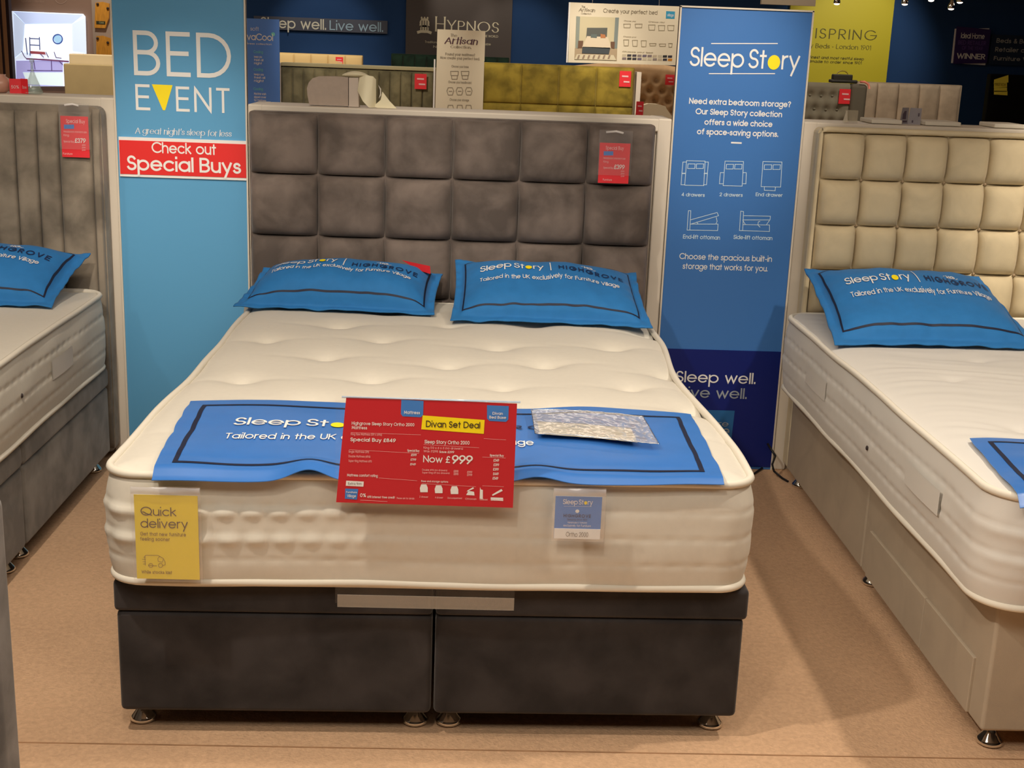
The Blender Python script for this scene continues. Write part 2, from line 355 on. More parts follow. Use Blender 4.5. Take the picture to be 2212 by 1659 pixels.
# ================================================================== SETTING
M_CARPET = mat('tan_carpet', (205, 168, 134), rough=.95, noise_amt=.09, nscale=70, ndetail=6, bump=.9, bscale=140, detail=6, spec=.1, distort=.5)
def carpet_grain():
    nt = M_CARPET.node_tree; N = nt.nodes; L = nt.links; p = N['Principled BSDF']
    tc = [n for n in N if n.type == 'TEX_COORD'][0]
    n = N.new('ShaderNodeTexNoise'); n.inputs['Scale'].default_value = 2.2; n.inputs['Detail'].default_value = 4; L.new(tc.outputs['Object'], n.inputs['Vector'])
    r = N.new('ShaderNodeMapRange'); r.inputs[1].default_value = .35; r.inputs[2].default_value = .65; r.inputs[3].default_value = .93; r.inputs[4].default_value = 1.06
    L.new(n.outputs['Fac'], r.inputs[0]); src = p.inputs['Base Color'].links[0].from_socket
    mx = N.new('ShaderNodeVectorMath'); mx.operation = 'SCALE'; L.new(src, mx.inputs[0]); L.new(r.outputs[0], mx.inputs['Scale']); L.new(mx.outputs[0], p.inputs['Base Color'])
carpet_grain()
fl = box('floor', -8, 9, -4, 13, -.05, 0, M_CARPET); tag(fl, kind='structure')
tag(box('ceiling', -8, 9, -4, 13, 3.0, 3.1, mat('ceiling_paint', (205, 195, 180), rough=.9)), kind='structure')
tag(box('wall_back', -8, 9, 13, 13.15, 0, 3.0, M_NAVYW), kind='structure')
tag(box('wall_left', -8.15, -8, -4, 13, 0, 3.0, mat('brown_wall', (120, 98, 82), rough=.8)), kind='structure')
tag(box('wall_right', 9, 9.15, -4, 13, 0, 3.0, M_NAVYW), kind='structure')
tag(box('wall_front', -8, 9, -4.15, -4, 0, 3.0, mat('grey_wall', (90, 84, 78), rough=.8)), kind='structure')

# ================================================================== PARTITIONS
def frame_outline(x0, x1, zt): return [(x0, 0), (x1, 0), (x1, zt-.012), (x1-.012, zt), (x0+.012, zt), (x0, zt-.012)]
def partition(x0, x1, zt, label):
    t = thing('display_partition', ((x0+x1)/2, 2.28, 0), label, 'partition', 'white bay partitions')
    box('side_post', x0, x0+.055, 2.155, 2.40, 0, zt, M_FRAME, t, r=.006)
    box('side_post', x1-.055, x1, 2.155, 2.40, 0, zt, M_FRAME, t, r=.006)
    box('top_rail', x0+.05, x1-.05, 2.155, 2.40, zt-.05, zt-.001, M_FRAME, t, r=.006)
    box('back_panel', x0+.05, x1-.05, 2.172, 2.36, .0, zt-.045, M_FRAME, t)
    return t
partition(-.790, .826, 1.400, 'warm white bay partition behind the bed with the dark square-panelled headboard')
partition(1.334, 3.0, 1.408, 'warm white bay partition behind the cream buttoned headboard')
partition(-2.95, -1.289, 1.404, 'warm white bay partition behind the grey fluted headboard')

# ================================================================== BANNERS
def banner(x0, x1, z1, mt, name, label):
    t = thing(name, ((x0+x1)/2, 2.2, 0), label, 'banner', 'tall blue banner boards')
    box('board', x0, x1, 2.152, 2.170, .0, z1, mt, t, r=.003, seg=1)
    box('edge_trim', x0-.0, x0+.006, 2.146, 2.172, .0, z1+.004, M_FRAME, t)
    box('edge_trim', x1-.006, x1, 2.146, 2.172, .0, z1+.004, M_FRAME, t)
    box('edge_trim', x0, x1, 2.146, 2.172, z1, z1+.006, M_FRAME, t)
    return t
bl = banner(-1.288, -.791, 1.812, M_BANL, 'promotional_banner', 'tall sky blue banner with big white event lettering and a red strip')
f = Face(2.152); ink = Ink(); yel = Ink()
f.text(ink, 'BED', (290, 163), (500, 169), 66, weight=.10, gap=.24)
# EVENT with a solid yellow triangle standing in for the V
f.text(ink, 'E', (294, 237), (325, 239), 181, weight=.11)
f.text(ink, 'ENT', (381, 240), (497, 245), 186, weight=.11, gap=.3)
f.poly(yel, [(328, 182), (352, 238), (357, 238), (373, 184)])
f.text(ink, "A great night's sleep for less", (292, 288), (500, 296), 274, weight=.13, gap=.16, space=.34, contrast=.75, serif=.05, slant=.12)
ink.build('lettering', M_WHT, bl); yel.build('yellow_triangle', M_YEL, bl)
a = f.p(256, 297); b = f.p(533, 383)
rs = box('red_strip', -1.276, -.796, 2.145, 2.152, 1.113, 1.262, M_WHT, bl)
red = box('red_panel', -1.274, -.797, 2.143, 2.146, 1.123, 1.250, M_RED, rs)
f2 = Face(2.143, .0008); ink = Ink()
f2.text(ink, 'Check out', (328, 331), (467, 334), 307, weight=.14, gap=.16)
f2.text(ink, 'Special Buys', (275, 368), (521, 375), 336, weight=.15, gap=.16, space=.34)
ink.build('lettering', M_WHT, rs)

br_ = banner(.826, 1.332, 1.812, M_BANR, 'storage_banner', 'tall mid blue storage banner with bed diagrams between two beds')
f = Face(2.152); ink = Ink(); yel = Ink(); pale = Ink()
M_PALE = mat('pale_blue_print', (200, 225, 240), rough=.55)
f.line(ink, [(1536, 94), (1680, 94)], .0035); f.line(ink, [(1531, 159), (1674, 159)], .0035)
mk = f.text(ink, 'Sleep St@ry', (1489, 146), (1726, 148), 104, weight=.115, gap=.15, space=.22)
for x, z, rx, rz in mk: f.disc(yel, x, z, rx*1.08, rz*1.08)
for i, (tx, l, r, yb) in enumerate([('Need extra bedroom storage?', 1488, 1708, 227), ('Our Sleep Story collection', 1502, 1689, 249), ('offers a wide choice', 1521, 1668, 271), ('of space-saving options.', 1505, 1681, 292)]):
    f.text(ink, tx, (l, yb), (r, yb+2), yb-13, weight=.17, gap=.17, space=.36)
f.line(ink, [(1579, 308), (1602, 309)], .006)
def icon(pts, w_=.0022): f.line(pale, pts, w_)
def plan_bed(x, y, wd, ht):    # top view of a bed
    icon([(x, y), (x+wd, y+1), (x+wd-3, y+ht), (x-4, y+ht-1), (x, y)])
    for q in (.08, .54): icon([(x+wd*q, y+7), (x+wd*(q+.38), y+7), (x+wd*(q+.38)-1, y+17), (x+wd*q-1, y+17), (x+wd*q, y+7)])
plan_bed(1483, 347, 40, 54)
for s in (0, 1):
    for q in (0, 1):
        xx = 1475+s*47-q*2; yy = 350+q*25
        icon([(xx+(8 if s == 0 else 0), yy), (xx+(0 if s == 0 else 8), yy), (xx+(-2 if s == 0 else 6), yy+24), (xx+(6 if s == 0 else -1), yy+24)])
plan_bed(1566, 348, 40, 54)
for s in (0, 1):
    xx = 1556+s*50; icon([(xx+(8 if s == 0 else -1), 373), (xx+(0 if s == 0 else 6), 373), (xx+(-2 if s == 0 else 5), 397), (xx+(6 if s == 0 else -2), 397)])
plan_bed(1648, 349, 41, 55); icon([(1651, 404), (1651, 411), (1674, 412), (1675, 404)])
for tx, l, r in (('4 drawers', 1472, 1522), ('2 drawers', 1554, 1604), ('End drawer', 1632, 1690)): f.text(pale, tx, (l, 424), (r, 425), 416, weight=.15, gap=.17)
# side views with lifted tops
icon([(1487, 455), (1492, 455), (1490, 497), (1484, 497), (1487, 455)]); icon([(1490, 484), (1551, 484), (1550, 498), (1490, 497)]); icon([(1491, 475), (1549, 459), (1552, 466), (1492, 484)])
icon([(1508, 484), (1505, 479)]); icon([(1546, 484), (1549, 478), (1547, 469)])
icon([(1600, 456), (1606, 457), (1604, 498), (1597, 498), (1600, 456)]); icon([(1604, 485), (1662, 486), (1662, 500), (1603, 498)]); icon([(1605, 466), (1664, 467), (1663, 475), (1604, 475)])
icon([(1604, 475), (1610, 485)]); icon([(1662, 476), (1655, 486)]); icon([(1642, 491), (1637, 486), (1638, 479), (1642, 478)])
f.text(pale, 'End-lift ottoman', (1475, 516), (1555, 517), 507, weight=.15, gap=.17); f.text(pale, 'Side-lift ottoman', (1584, 517), (1668, 518), 508, weight=.15, gap=.17)
f.text(ink, 'Choose the spacious built-in', (1467, 562), (1667, 563), 549, weight=.13, gap=.17, space=.36)
f.text(ink, 'storage that works for you.', (1474, 583), (1658, 584), 570, weight=.13, gap=.17, space=.36)
navy = box('navy_base_panel', .832, 1.326, 2.148, 2.152, .013, .500, M_NAVYB, br_)
f3 = Face(2.148); lt = Ink(); sq = Ink()
f3.text(ink, 'Sleep well.', (1459, 826), (1632, 828), 802, weight=.12, gap=.17, k=2)
f3.text(lt, 'Live well.', (1468, 859), (1613, 860), 836, weight=.12, gap=.17, k=2)
f3.poly(sq, [(1464, 884), (1464, 962), (1578, 964), (1587, 887)])
f3.text(lt, 'Furniture', (1480, 919), (1573, 920), 907, weight=.12, gap=.15, k=3)
f3.text(lt, 'Village', (1490, 941), (1573, 938), 920, weight=.13, gap=.16, k=3, slant=.2)
ink.build('lettering', M_WHT, br_); yel.build('yellow_dot', M_YEL, br_); pale.build('bed_diagrams', M_PALE, br_)
lt.build('grey_lettering', M_GREYP, navy); sq.build('logo_square', M_LOGOB, navy)

# ================================================================== HEADBOARDS
def cushion(name, x0, x1, z0, z1, yf, d, mt, parent, X=ident, e=.009, n=12, px=.32, pw_=6, cr=.55):
    """one padded panel: domed front, rounded corners, flat sides set into the board behind (yf = front of the dome)"""
    def fn(a, b):
        u = a*2-1; v = b*2-1
        hu = (1-abs(u)**pw_)*(1-abs(v)**pw_); hu = max(0, hu)**px; hu *= 1-cr*(max(0, (abs(u)**2.2+abs(v)**2.2)/2-.42)/.58)**2.2
        return X(((x0+x1)/2+u*(x1-x0)/2, yf+d*(1-hu), (z0+z1)/2+v*(z1-z0)/2))
    # denser near the rim
    g = lambda t: .5-.5*math.cos(PI*t)
    V, F = grid(lambda a, b: fn(g(a), g(b)), n, n)
    # skirt
    m_ = len(V); ring = [i for i in range(n+1)]+[n+(n+1)*j for j in range(1, n+1)]+[(n+1)*n+i for i in range(n-1, -1, -1)]+[(n+1)*j for j in range(n-1, 0, -1)]
    for i in ring: V.append(V[i]+Vector((0, e, 0)))
    k = len(ring)
    for i in range(k): F.append((ring[i], m_+i, m_+(i+1) % k, ring[(i+1) % k]))
    return obj(name, V, F, mt, parent, smooth=True)
# centre: six by six square panels
hb = thing('square_panelled_headboard', (-.01, 2.09, 0), 'dark mushroom velvet headboard of large square panels behind the centre bed', 'headboard')
board('backing_board', rrect(-.772, .752, .03, 1.380, .012), 2.075, 2.135, M_HEAD, hb)
tzs = [1.376, 1.152, .920, .688, .456, .224, .035]
for j in range(6):
    for i in range(6):
        xa = -.769+i*.2533; cushion('headboard_panel', xa+.0012, xa+.2521, tzs[j+1]+.0012, tzs[j]-.0012, 2.022, .056, M_HEAD, hb, n=18, px=.36, pw_=5, cr=.8)
# right: cream, nine columns of small deep buttoned squares
hr = thing('buttoned_headboard', (2.09, 2.09, 0), 'cream velour headboard of small plump squares with buttons at the right', 'headboard')
board('backing_board', rrect(1.372, 2.88, .03, 1.392, .02), 2.078, 2.14, M_RHEAD, hr)
tube('piped_edge', [(1.380, 2.068, .05), (1.378, 2.066, 1.37), (1.388, 2.064, 1.386), (1.40, 2.064, 1.388), (2.86, 2.064, 1.388)], .011, M_RHEAD, hr)
cw = .1605
for j in range(7):
    for i in range(9):
        xa = 1.392+i*cw; za = 1.374-j*.174
        cushion('headboard_panel', xa+.001, min(xa+cw-.001, 2.875), max(za-.173, .04), za, 2.022, .058, M_RHEAD, hr, n=18, px=.42, pw_=3.4, cr=.95)
M_RBTN = mat('tan_button', (160, 138, 108), rough=.6)
for j in range(1, 5):
    for i in range(1, 9):
        x = 1.392+i*cw; z = 1.375-j*.174
        V, F = grid(lambda a, b: Vector((x+.0065*math.sin(PI*a)*math.cos(2*PI*b), 2.070-.005*math.cos(PI*a), z+.0065*math.sin(PI*a)*math.sin(2*PI*b))), 5, 10)
        obj('button', V, F, M_RBTN, hr, smooth=True)
# left: vertical channels
hl = thing('fluted_headboard', (-2.1, 2.09, 0), 'grey brown velvet headboard with vertical channels at the left', 'headboard')
board('backing_board', rrect(-2.9, -1.318, .03, 1.374, .03), 2.075, 2.14, M_LHEAD, hl)
bx = [-1.352, -1.474, -1.554, -1.635, -1.716, -1.797, -1.878, -1.959]
for a, b in zip(bx[1:], bx[:-1]): cushion('channel', a+.001, b-.001, .05, 1.352, 2.045, .028, M_LHEAD, hl, n=16, px=.35)
for k in range(11): cushion('channel', -1.959-(k+1)*.081+.001, -1.959-k*.081-.001, .05, 1.352, 2.045, .028, M_LHEAD, hl, n=8, px=.35)
cushion('border_roll', -1.351, -1.322, .05, 1.366, 2.052, .02, M_LHEAD, hl, n=12, px=.5)

# ================================================================== MATTRESSES
def rper(x0, x1, y0, y1, r, step=.0085):
    P = []
    def seg(a, b):
        L_ = math.dist(a, b); n = max(1, int(L_/step)); P.extend([(a[0]+(b[0]-a[0])*i/n, a[1]+(b[1]-a[1])*i/n) for i in range(n)])
    def arc(cx, cy, a0):
        n = 10; P.extend([(cx+r*math.cos(math.radians(a0+90*i/n)), cy+r*math.sin(math.radians(a0+90*i/n))) for i in range(n)])
    seg((x0+r, y0), (x1-r, y0)); arc(x1-r, y0+r, -90); seg((x1, y0+r), (x1, y1-r)); arc(x1-r, y1-r, 0)
    seg((x1-r, y1), (x0+r, y1)); arc(x0+r, y1-r, 90); seg((x0, y1-r), (x0, y0+r)); arc(x0+r, y0+r, 180)
    return P
def make_surf(tufts, zt, depth, crown, x0, x1, y0, y1, wr=0):
    def surf(x, y):
        e = min(x-x0, x1-x, y-y0, y1-y); h = crown*(1-math.exp(-max(e, 0)/.045))
        for tx, ty, k in tufts:
            r2 = ((x-tx)**2+((y-ty)*1.15)**2)
            if r2 < .09: h -= depth*k*(math.exp(-r2/.0045)*.55+math.exp(-r2/.0006)*.45)
            # soft crease running sideways from the tuft
            dy = (y-ty)-.012*math.sin((x-tx)*14)
            if abs(dy) < .06 and abs(x-tx) < .26: h -= depth*k*.17*math.exp(-(dy/.016)**2)*(1-abs(x-tx)/.26)
        if wr: h += wr*noise.noise(Vector((x*2.2, y*26+3*noise.noise(Vector((x*3, y*3, 1))), 3)))*min(1, max(e, 0)/.1)
        h += .004*noise.noise(Vector((x*4, y*4, 7)))
        return zt+h
    return surf
def mattress(name, label, x0, x1, y0, y1, zb, zt, surf, mt, X, loc, wob=.0, r=.075, bumps=1, waist=0):
    t = thing(name, loc, label, 'mattress', 'mattresses in the front row')
    per = rper(x0, x1, y0, y1, r); n = len(per); V = []; F = []
    cx, cy = (x0+x1)/2, (y0+y1)/2; ax, ay = (x1-x0)/2-r, (y1-y0)/2-r
    nor = []
    for i in range(n):
        a = per[i-1]; b = per[(i+1) % n]; d = Vector((b[0]-a[0], b[1]-a[1])).normalized(); nor.append((d.y, -d.x))
    rows = [zb+(zt-zb)*q for q in (.27, .51, .75)]; H = zt-zb
    def wv(p): return wob*noise.noise(Vector((p[0]*2.5+5, p[1]*2.5, 0)))*2-waist*(math.exp(-((p[1]-.92)/.26)**2) if p[0] > cx else 1.5/(1+math.exp(-(p[1]-.66)/.12)))*(.15 < p[1] < 1.93)*min(1, abs(p[0]-cx)/(ax+r))**3
    prof = [i/44 for i in range(45)]
    for v in prof:
        z = zb+H*v; s = 0
        for i, p in enumerate(per):
            q = per[i-1]; s += math.dist(p, q) if i else 0
            o = .020*math.sin(PI*v)**.55
            for kk, zr in enumerate(rows):
                g = abs(z-zr); am = (.0030-.0012*abs(nor[i][1]))+.0018*noise.noise(Vector((s*1.3, kk*9, 2)))
                o -= am*math.exp(-(g/.007)**2)*(1+.5*math.cos(2*PI*s/.062+kk))
                lf_ = 1/(1+math.exp((p[0]-x0-.55)*9)); o += bumps*lf_*.0115*math.exp(-((z-zr+.016)/.0135)**2)*abs(math.sin(PI*s/.062+kk*.5))**.8*(kk > 0)*(.15+.85*abs(nor[i][1]))
            o += .004*noise.noise(Vector((p[0]*5, p[1]*5, z*14)))+wv(p)
            V.append(X((p[0]+nor[i][0]*o, p[1]+nor[i][1]*o, z)))
    for j in range(len(prof)-1):
        for i in range(n): F.append((j*n+i, j*n+(i+1) % n, (j+1)*n+(i+1) % n, (j+1)*n+i))
    F.append(tuple(range(n))[::-1])
    body = obj('mattress_border', V, F, mt, t, smooth=True)
    # quilted top, a grid whose rim follows the rounded outline
    NU, NV = 110, 150
    def topf(a, b):
        x = x0+(x1-x0)*a; y = y0+(y1-y0)*b
        dx = abs(x-cx)-ax; dy = abs(y-cy)-ay
        if dx > 0 and dy > 0:
            mxd = max(dx, dy); L_ = math.hypot(dx, dy); k = mxd/L_
            x = cx+math.copysign(ax+dx*k, x-cx); y = cy+math.copysign(ay+dy*k, y-cy)
        o = wv((x, y)); ex = max(0, 1-min(abs(x-x0), abs(x1-x))/.5); ey = max(0, 1-min(abs(y-y0), abs(y1-y))/.3)
        return X((x+(o if x > cx else -o)*ex, y+(o if y > cy else -o)*ey, surf(x, y)))
    V, F = grid(topf, NU, NV); obj('quilted_top', V, F, mt, t, smooth=True)
    def ring(z, oo): return [X((p[0]+nor[i][0]*(oo+wv(p)), p[1]+nor[i][1]*(oo+wv(p)), z+.0035*noise.noise(Vector((p[0]*3, p[1]*3, z*5))))) for i, p in enumerate(per)]
    tube('top_piping', ring(zt+.001, .005), .0100, M_PIPE, t, closed=True, n=8)
    tube('bottom_piping', ring(zb+.0135, .006), .0095, M_PIPE, t, closed=True, n=8)
    return t
# centre mattress
tf = []
for j, ty in enumerate((.30, .53, .78, 1.01, 1.27, 1.56, 1.80)):
    for i in range(4): tf.append((-.55+i*.36+(.18 if j % 2 else 0)+.02*((i*5+j*2) % 4-1.5), ty+.022*((i*7+j*3) % 5-2), .8+.5*((i*5+j*3) % 4)/3))
surfC = make_surf(tf, .682, .026, .020, -.75, .735, -.03, 2.0)
mC = mattress('centre_mattress', 'cream tufted mattress on the dark charcoal divan in the centre', -.75, .738, -.03, 1.975, .407, .682, surfC, M_MATT, rotb, (0, 1.0, .405), wob=.006, r=.07, waist=.028)
tf = []
for j, ty in enumerate((.45, .72, .98, 1.24, 1.5, 1.76)):
    for i in range(4): tf.append((1.35+.22+i*.36+(.18 if j % 2 else 0), ty, 1))
surfR = make_surf(tf, .690, .015, .014, 1.29, 2.80, -.09, 2.0, wr=.004)
mR = mattress('right_mattress', 'white mattress with fine creases on the pale taupe divan at the right', 1.290, 2.80, -.09, 1.975, .407, .690, surfR, M_MATTR, ident, (2.05, 1, .405), wob=.004, r=.10, bumps=.6)
surfL = make_surf([], .690, 0, .014, -2.8, -1.30, -.03, 1.99)
mL = mattress('left_mattress', 'smooth cream mattress on the grey divan at the left edge', -2.80, -1.312, -.03, 1.99, .407, .690, surfL, M_MATT, ident, (-2.05, 1, .405), wob=.002, r=.09, bumps=.5)
def handle(parent, side, x, ya, yb, za, zb_):
    V, F = grid(lambda a, b: Vector((x+side*(.002+.003*math.sin(PI*a)), ya+(yb-ya)*a, za+(zb_-za)*b)), 10, 3)
    V2 = [v-Vector((side*.003, 0, 0)) for v in V]; k = len(V); F = F+[tuple(i+k for i in q[::-1]) for q in F]
    obj('handle', V+V2, F, M_MATTR, parent, smooth=True)
for ya, yb in ((1.28, 1.50),): handle(mL, 1, -1.291, ya, yb, .535, .60)
for ya, yb in ((1.28, 1.54), (.20, .46)): handle(mR, -1, 1.268, ya, yb, .535, .60)
def vent(parent, p):
    V, F = grid(lambda a, b: Vector((p[0], p[1], p[2]))+Vector((.004*math.cos(PI*a)*(1 if p[0] < 0 else -1), .006*math.sin(PI*a)*math.cos(2*PI*b), .008*math.sin(PI*a)*math.sin(2*PI*b))), 4, 10)
    obj('vent_eyelet', V, F, M_DKP, parent, smooth=True)
vent(mL, (-1.288, .98, .565)); vent(mR, (1.267, .80, .525))

# ================================================================== DIVANS
def foot(parent, x, y, X=ident, s=1):
    c = X((x, y, 0)); lathe('chrome_glide', c, [(.0, 0), (.026*s, 0), (.033*s, .005), (.034*s, .009), (.030*s, .016), (.016*s, .034), (.011*s, .045), (.011*s, .066)], M_CHROME, parent, n=28)
dC = thing('charcoal_divan', (0, 1.0, 0), 'dark charcoal velvet divan base on chrome glides under the centre mattress', 'divan base')
for x0, x1 in ((-.752, -.0035), (.0035, .752)):
    box('divan_box', x0, x1, 0, 1.98, .062, .325, M_DIVAN, dC, r=.014, X=rotb)
    box('divan_lid', x0-.004*(x0 < -.5), x1+.006*(x1 > .5), -.005, 1.98, .3255, .405, M_DIVAN, dC, r=.012, X=rotb)
for x in (-.715, -.042, .042, .705):
    for y in (.075, 1.0, 1.9): foot(dC, x, y, rotb)
dR = thing('taupe_divan', (2.09, 1.0, 0), 'pale taupe fabric divan base with side drawers at the right', 'divan base')
box('divan_box', 1.349, 2.83, -.035, .975, .062, .405, M_RDIV, dR, r=.010)
box('divan_box', 1.349, 2.83, .979, 1.99, .062, .405, M_RDIV, dR, r=.010)
box('raised_rim', 1.350, 2.828, -.034, -.020, .398, .4065, M_RDIV, dR, r=.003)
for ya, yb in ((.045, .395), (.399, .905)): box('drawer_front', 1.341, 1.352, ya, yb, .070, .222, M_RDIV, dR, r=.003)
for y in (.0, .98, 1.93):
    foot(dR, 1.40, y+.02); foot(dR, 2.75, y+.02)
dL = thing('grey_divan', (-2.07, 1.0, 0), 'grey velvet two-part divan base on chrome glides at the left edge', 'divan base')
for ya, yb in ((-.02, 1.008), (1.014, 1.985)):
    box('divan_box', -2.81, -1.312, ya, yb, .062, .325, M_LDIV, dL, r=.014)
    box('divan_lid', -2.814, -1.306, ya, yb, .3255, .405, M_LDIV, dL, r=.02)
for y in (.05, .95, 1.075, 1.92):
    foot(dL, -1.365, y); foot(dL, -2.76, y)
# near left corner: padded end of a facing bed
nb = thing('padded_bed_end', (-1.6, -.55, 0), 'grey blue velvet padded bed end at the near left edge of the picture', 'bed end')
box('padded_panel', -2.3, -.812, -.60, -.49, .06, .80, mat('grey_blue_velvet', (112, 112, 112), **velvet), nb, r=.028, seg=5)
for x in (-2.2, -.90): lathe('chrome_glide', (x, -.545, 0), [(.0, 0), (.03, 0), (.033, .008), (.015, .03), (.012, .07)], M_CHROME, nb)

# ================================================================== PILLOWS
def bil(c, u, v):   # c = FL, FR, BR, BL
    a = (u+1)/2; b = (v+1)/2
    return c[0]*(1-a)*(1-b)+c[1]*a*(1-b)+c[2]*a*b+c[3]*(1-a)*b
def pillow(name, label, FL, FR, BRc, BL, T, seed, arch=0.0, texts=True, vshift=0, tv=(.30, .02), vi=.86, ui=.92, flop=0):
    c = [Vector(q) for q in (FL, FR, BRc, BL)]
    ex = (c[1]-c[0]).normalized(); ey = (c[3]-c[0]); N_ = ex.cross(ey).normalized()
    t = thing(name, sum(c, Vector())/4, label, 'pillow', 'printed blue display pillows')
    def S(u, v, side=1, lift=0):
        uu = u*(1-.030*(1-v*v)); vv = v*(1-.05*(1-u*u))
        p = bil(c, uu, vv)
        a = min(1, abs(u)/ui); b = min(1, abs(v)/vi)
        puff = ((1-a**3.2)*(1-b**2.6))**.55
        nz = .014*noise.noise(Vector((u*2.5+seed, v*1.6, seed)))*puff+.007*noise.noise(Vector((u*6+seed, v*2.2+u*2, seed)))*puff*(1 if v < -.1 else max(.35, 1-(v+.1)*2))
        # pulled creases running in from the seams
        rim = math.exp(-((a-1)/.18)**2)*(abs(u) <= ui)+math.exp(-((b-1)/.22)**2)*(abs(v) <= vi)
        nz += .005*rim*noise.noise(Vector((u*7+seed, v*5, 4+seed)))
        fl = 0
        if abs(u) > ui or abs(v) > vi:
            q = max((abs(u)-ui)/(1-ui), (abs(v)-vi)/(1-vi)); fl = .010*q*noise.noise(Vector((u*5+seed, v*5, 9)))
        h = (T*puff if side > 0 else -.028*puff)+nz*(1 if side > 0 else .2)+fl+arch*(1-u*u)*.5
        p = p+N_*(h+(.0022 if side > 0 else -.0022)+lift)
        if abs(u) > ui and v > 0: p.z -= flop*(abs(u)-ui)/(1-ui)
        p.z = max(p.z, .700 if side < 0 else .7045)
        return p
    NU, NV = 110, 70
    g = lambda x: x*2-1
    V, F = grid(lambda a, b: S(g(a), g(b), 1), NU, NV)
    V2, F2 = grid(lambda a, b: S(g(a), g(b), -1), NU, NV); k = len(V)
    F = F+[tuple(i+k for i in q[::-1]) for q in F2]
    ring = [i for i in range(NU+1)]+[NU+(NU+1)*j for j in range(1, NV+1)]+[(NU+1)*NV+i for i in range(NU-1, -1, -1)]+[(NU+1)*j for j in range(NV-1, 0, -1)]
    for i in range(len(ring)):
        a, b = ring[i], ring[(i+1) % len(ring)]; F.append((a, a+k, b+k, b))
    obj('pillowcase', V+V2, F, M_BLUE, t, smooth=True)
    # printed border line
    ln = Ink(); bu, bv = .895, .765
    path = [(-bu+2*bu*i/60, -bv) for i in range(61)]+[(bu, -bv+2*bv*i/40) for i in range(1, 41)]+[(bu-2*bu*i/60, bv) for i in range(1, 61)]+[(-bu, bv-2*bv*i/40) for i in range(1, 40)]
    n = len(path); V = []; F = []
    for i, (u, v) in enumerate(path):
        k_u = .0075; k_v = .013
        du = math.copysign(k_u, u) if abs(abs(u)-bu) < 1e-6 else 0; dv = math.copysign(k_v, v) if abs(abs(v)-bv) < 1e-6 else 0
        V.append(S(u+du, v+dv, 1, .0012)); V.append(S(u-du, v-dv, 1, .0012))
    F = [(2*i, 2*i+1, 2*((i+1) % n)+1, 2*((i+1) % n)) for i in range(n)]
    obj('border_line', V, F, M_INK, t)
    wh, ye, nv = Ink(), Ink(), Ink()
    def put(ink, s, u0, u1, v0, h, **kw):
        Vt, Ft, wd, mk = layout(s, **kw); sc = (u1-u0)/wd
        ink.add([S(u0+q.x*sc, v0+q.y*h, 1, .0032+q.z*.00005) for q in Vt], Ft)
        for mx, my in mk: ye.add([S(u0+mx*sc+.36*sc*math.cos(2*PI*i/20), v0+(my+.36*math.sin(2*PI*i/20))*h, 1, .0032) for i in range(20)], [tuple(range(20))])
    v1, v2 = tv
    put(wh, 'Sleep St@ry', -.74, -.06, v1, .18, weight=.13, gap=.16, space=.22)
    put(wh, '|', .01, .02, v1, .24, weight=.06)
    put(nv, 'HIGHGROVE', .10, .80, v1-.02, .15, weight=.17, gap=.42)
    put(wh, 'Tailored in the UK exclusively for Furniture Village', -.74, .74, v2, .125, weight=.13, gap=.17, space=.42)
    # small round monogram above the right-hand word
    for k in range(4): wh.add([S(.43+.055*math.cos(a0)+(.028 if k % 2 else -.028)*(k < 2), v1+.21+.045*math.sin(a0), 1, .0015+.0001*k) for a0 in [2*PI*i/14 for i in range(14)]], [(0, 1, 2, 3), (7, 8, 9, 10)] if k > 1 else [(4, 5, 6, 7), (11, 12, 13, 0)])
    put(wh, 'HG', .385, .475, v1+.165, .09, weight=.2, gap=.2)
    wh.build('lettering', M_WHT, t); ye.build('yellow_dot', M_YEL, t); nv.build('navy_lettering', M_NAVYT, t)
    return t
pillow('blue_pillow', 'flatter blue pillow at the left of the two on the centre bed', (-.775, 1.70, .712), (-.055, 1.655, .712), (-.035, 2.0, .80), (-.715, 2.01, .80), .106, 1.3, tv=(-.02, -.26))
pillow('blue_pillow', 'blue pillow at the right of the two on the centre bed, print clearly readable', (.002, 1.575, .712), (.712, 1.545, .712), (.700, 1.985, .830), (.010, 1.995, .855), .085, 4.1, tv=(.12, -.20))
pillow('blue_pillow', 'blue pillow on the white mattress at the right', (1.30, 1.345, .715), (2.03, 1.375, .715), (2.02, 1.98, .86), (1.345, 1.99, .865), .088, 7.7, tv=(.12, -.20))
pillow('blue_pillow', 'partly visible blue pillow on the smooth mattress at the left edge', (-2.12, 1.57, .712), (-1.385, 1.60, .712), (-1.352, 1.98, .84), (-2.08, 1.98, .84), .095, 11.2, tv=(.14, -.12))
# red card left lying on the left pillow's far corner
rc = thing('price_card', (-.115, 1.93, .86), 'small red card tucked behind the top corner of the left centre pillow', 'card')
cq = [at(905, 584, y=1.885), at(930, 592, y=1.885), at(929, 575, y=1.925), at(868, 562, y=1.945)]
V, F = grid(lambda a, b: cq[0]*(1-a)*(1-b)+cq[1]*a*(1-b)+cq[2]*a*b+cq[3]*(1-a)*b, 4, 4)
k = len(V); obj('card', V+[v+Vector((0, .0015, 0)) for v in V], F+[tuple(i+k for i in q[::-1]) for q in F], M_CARD, rc)
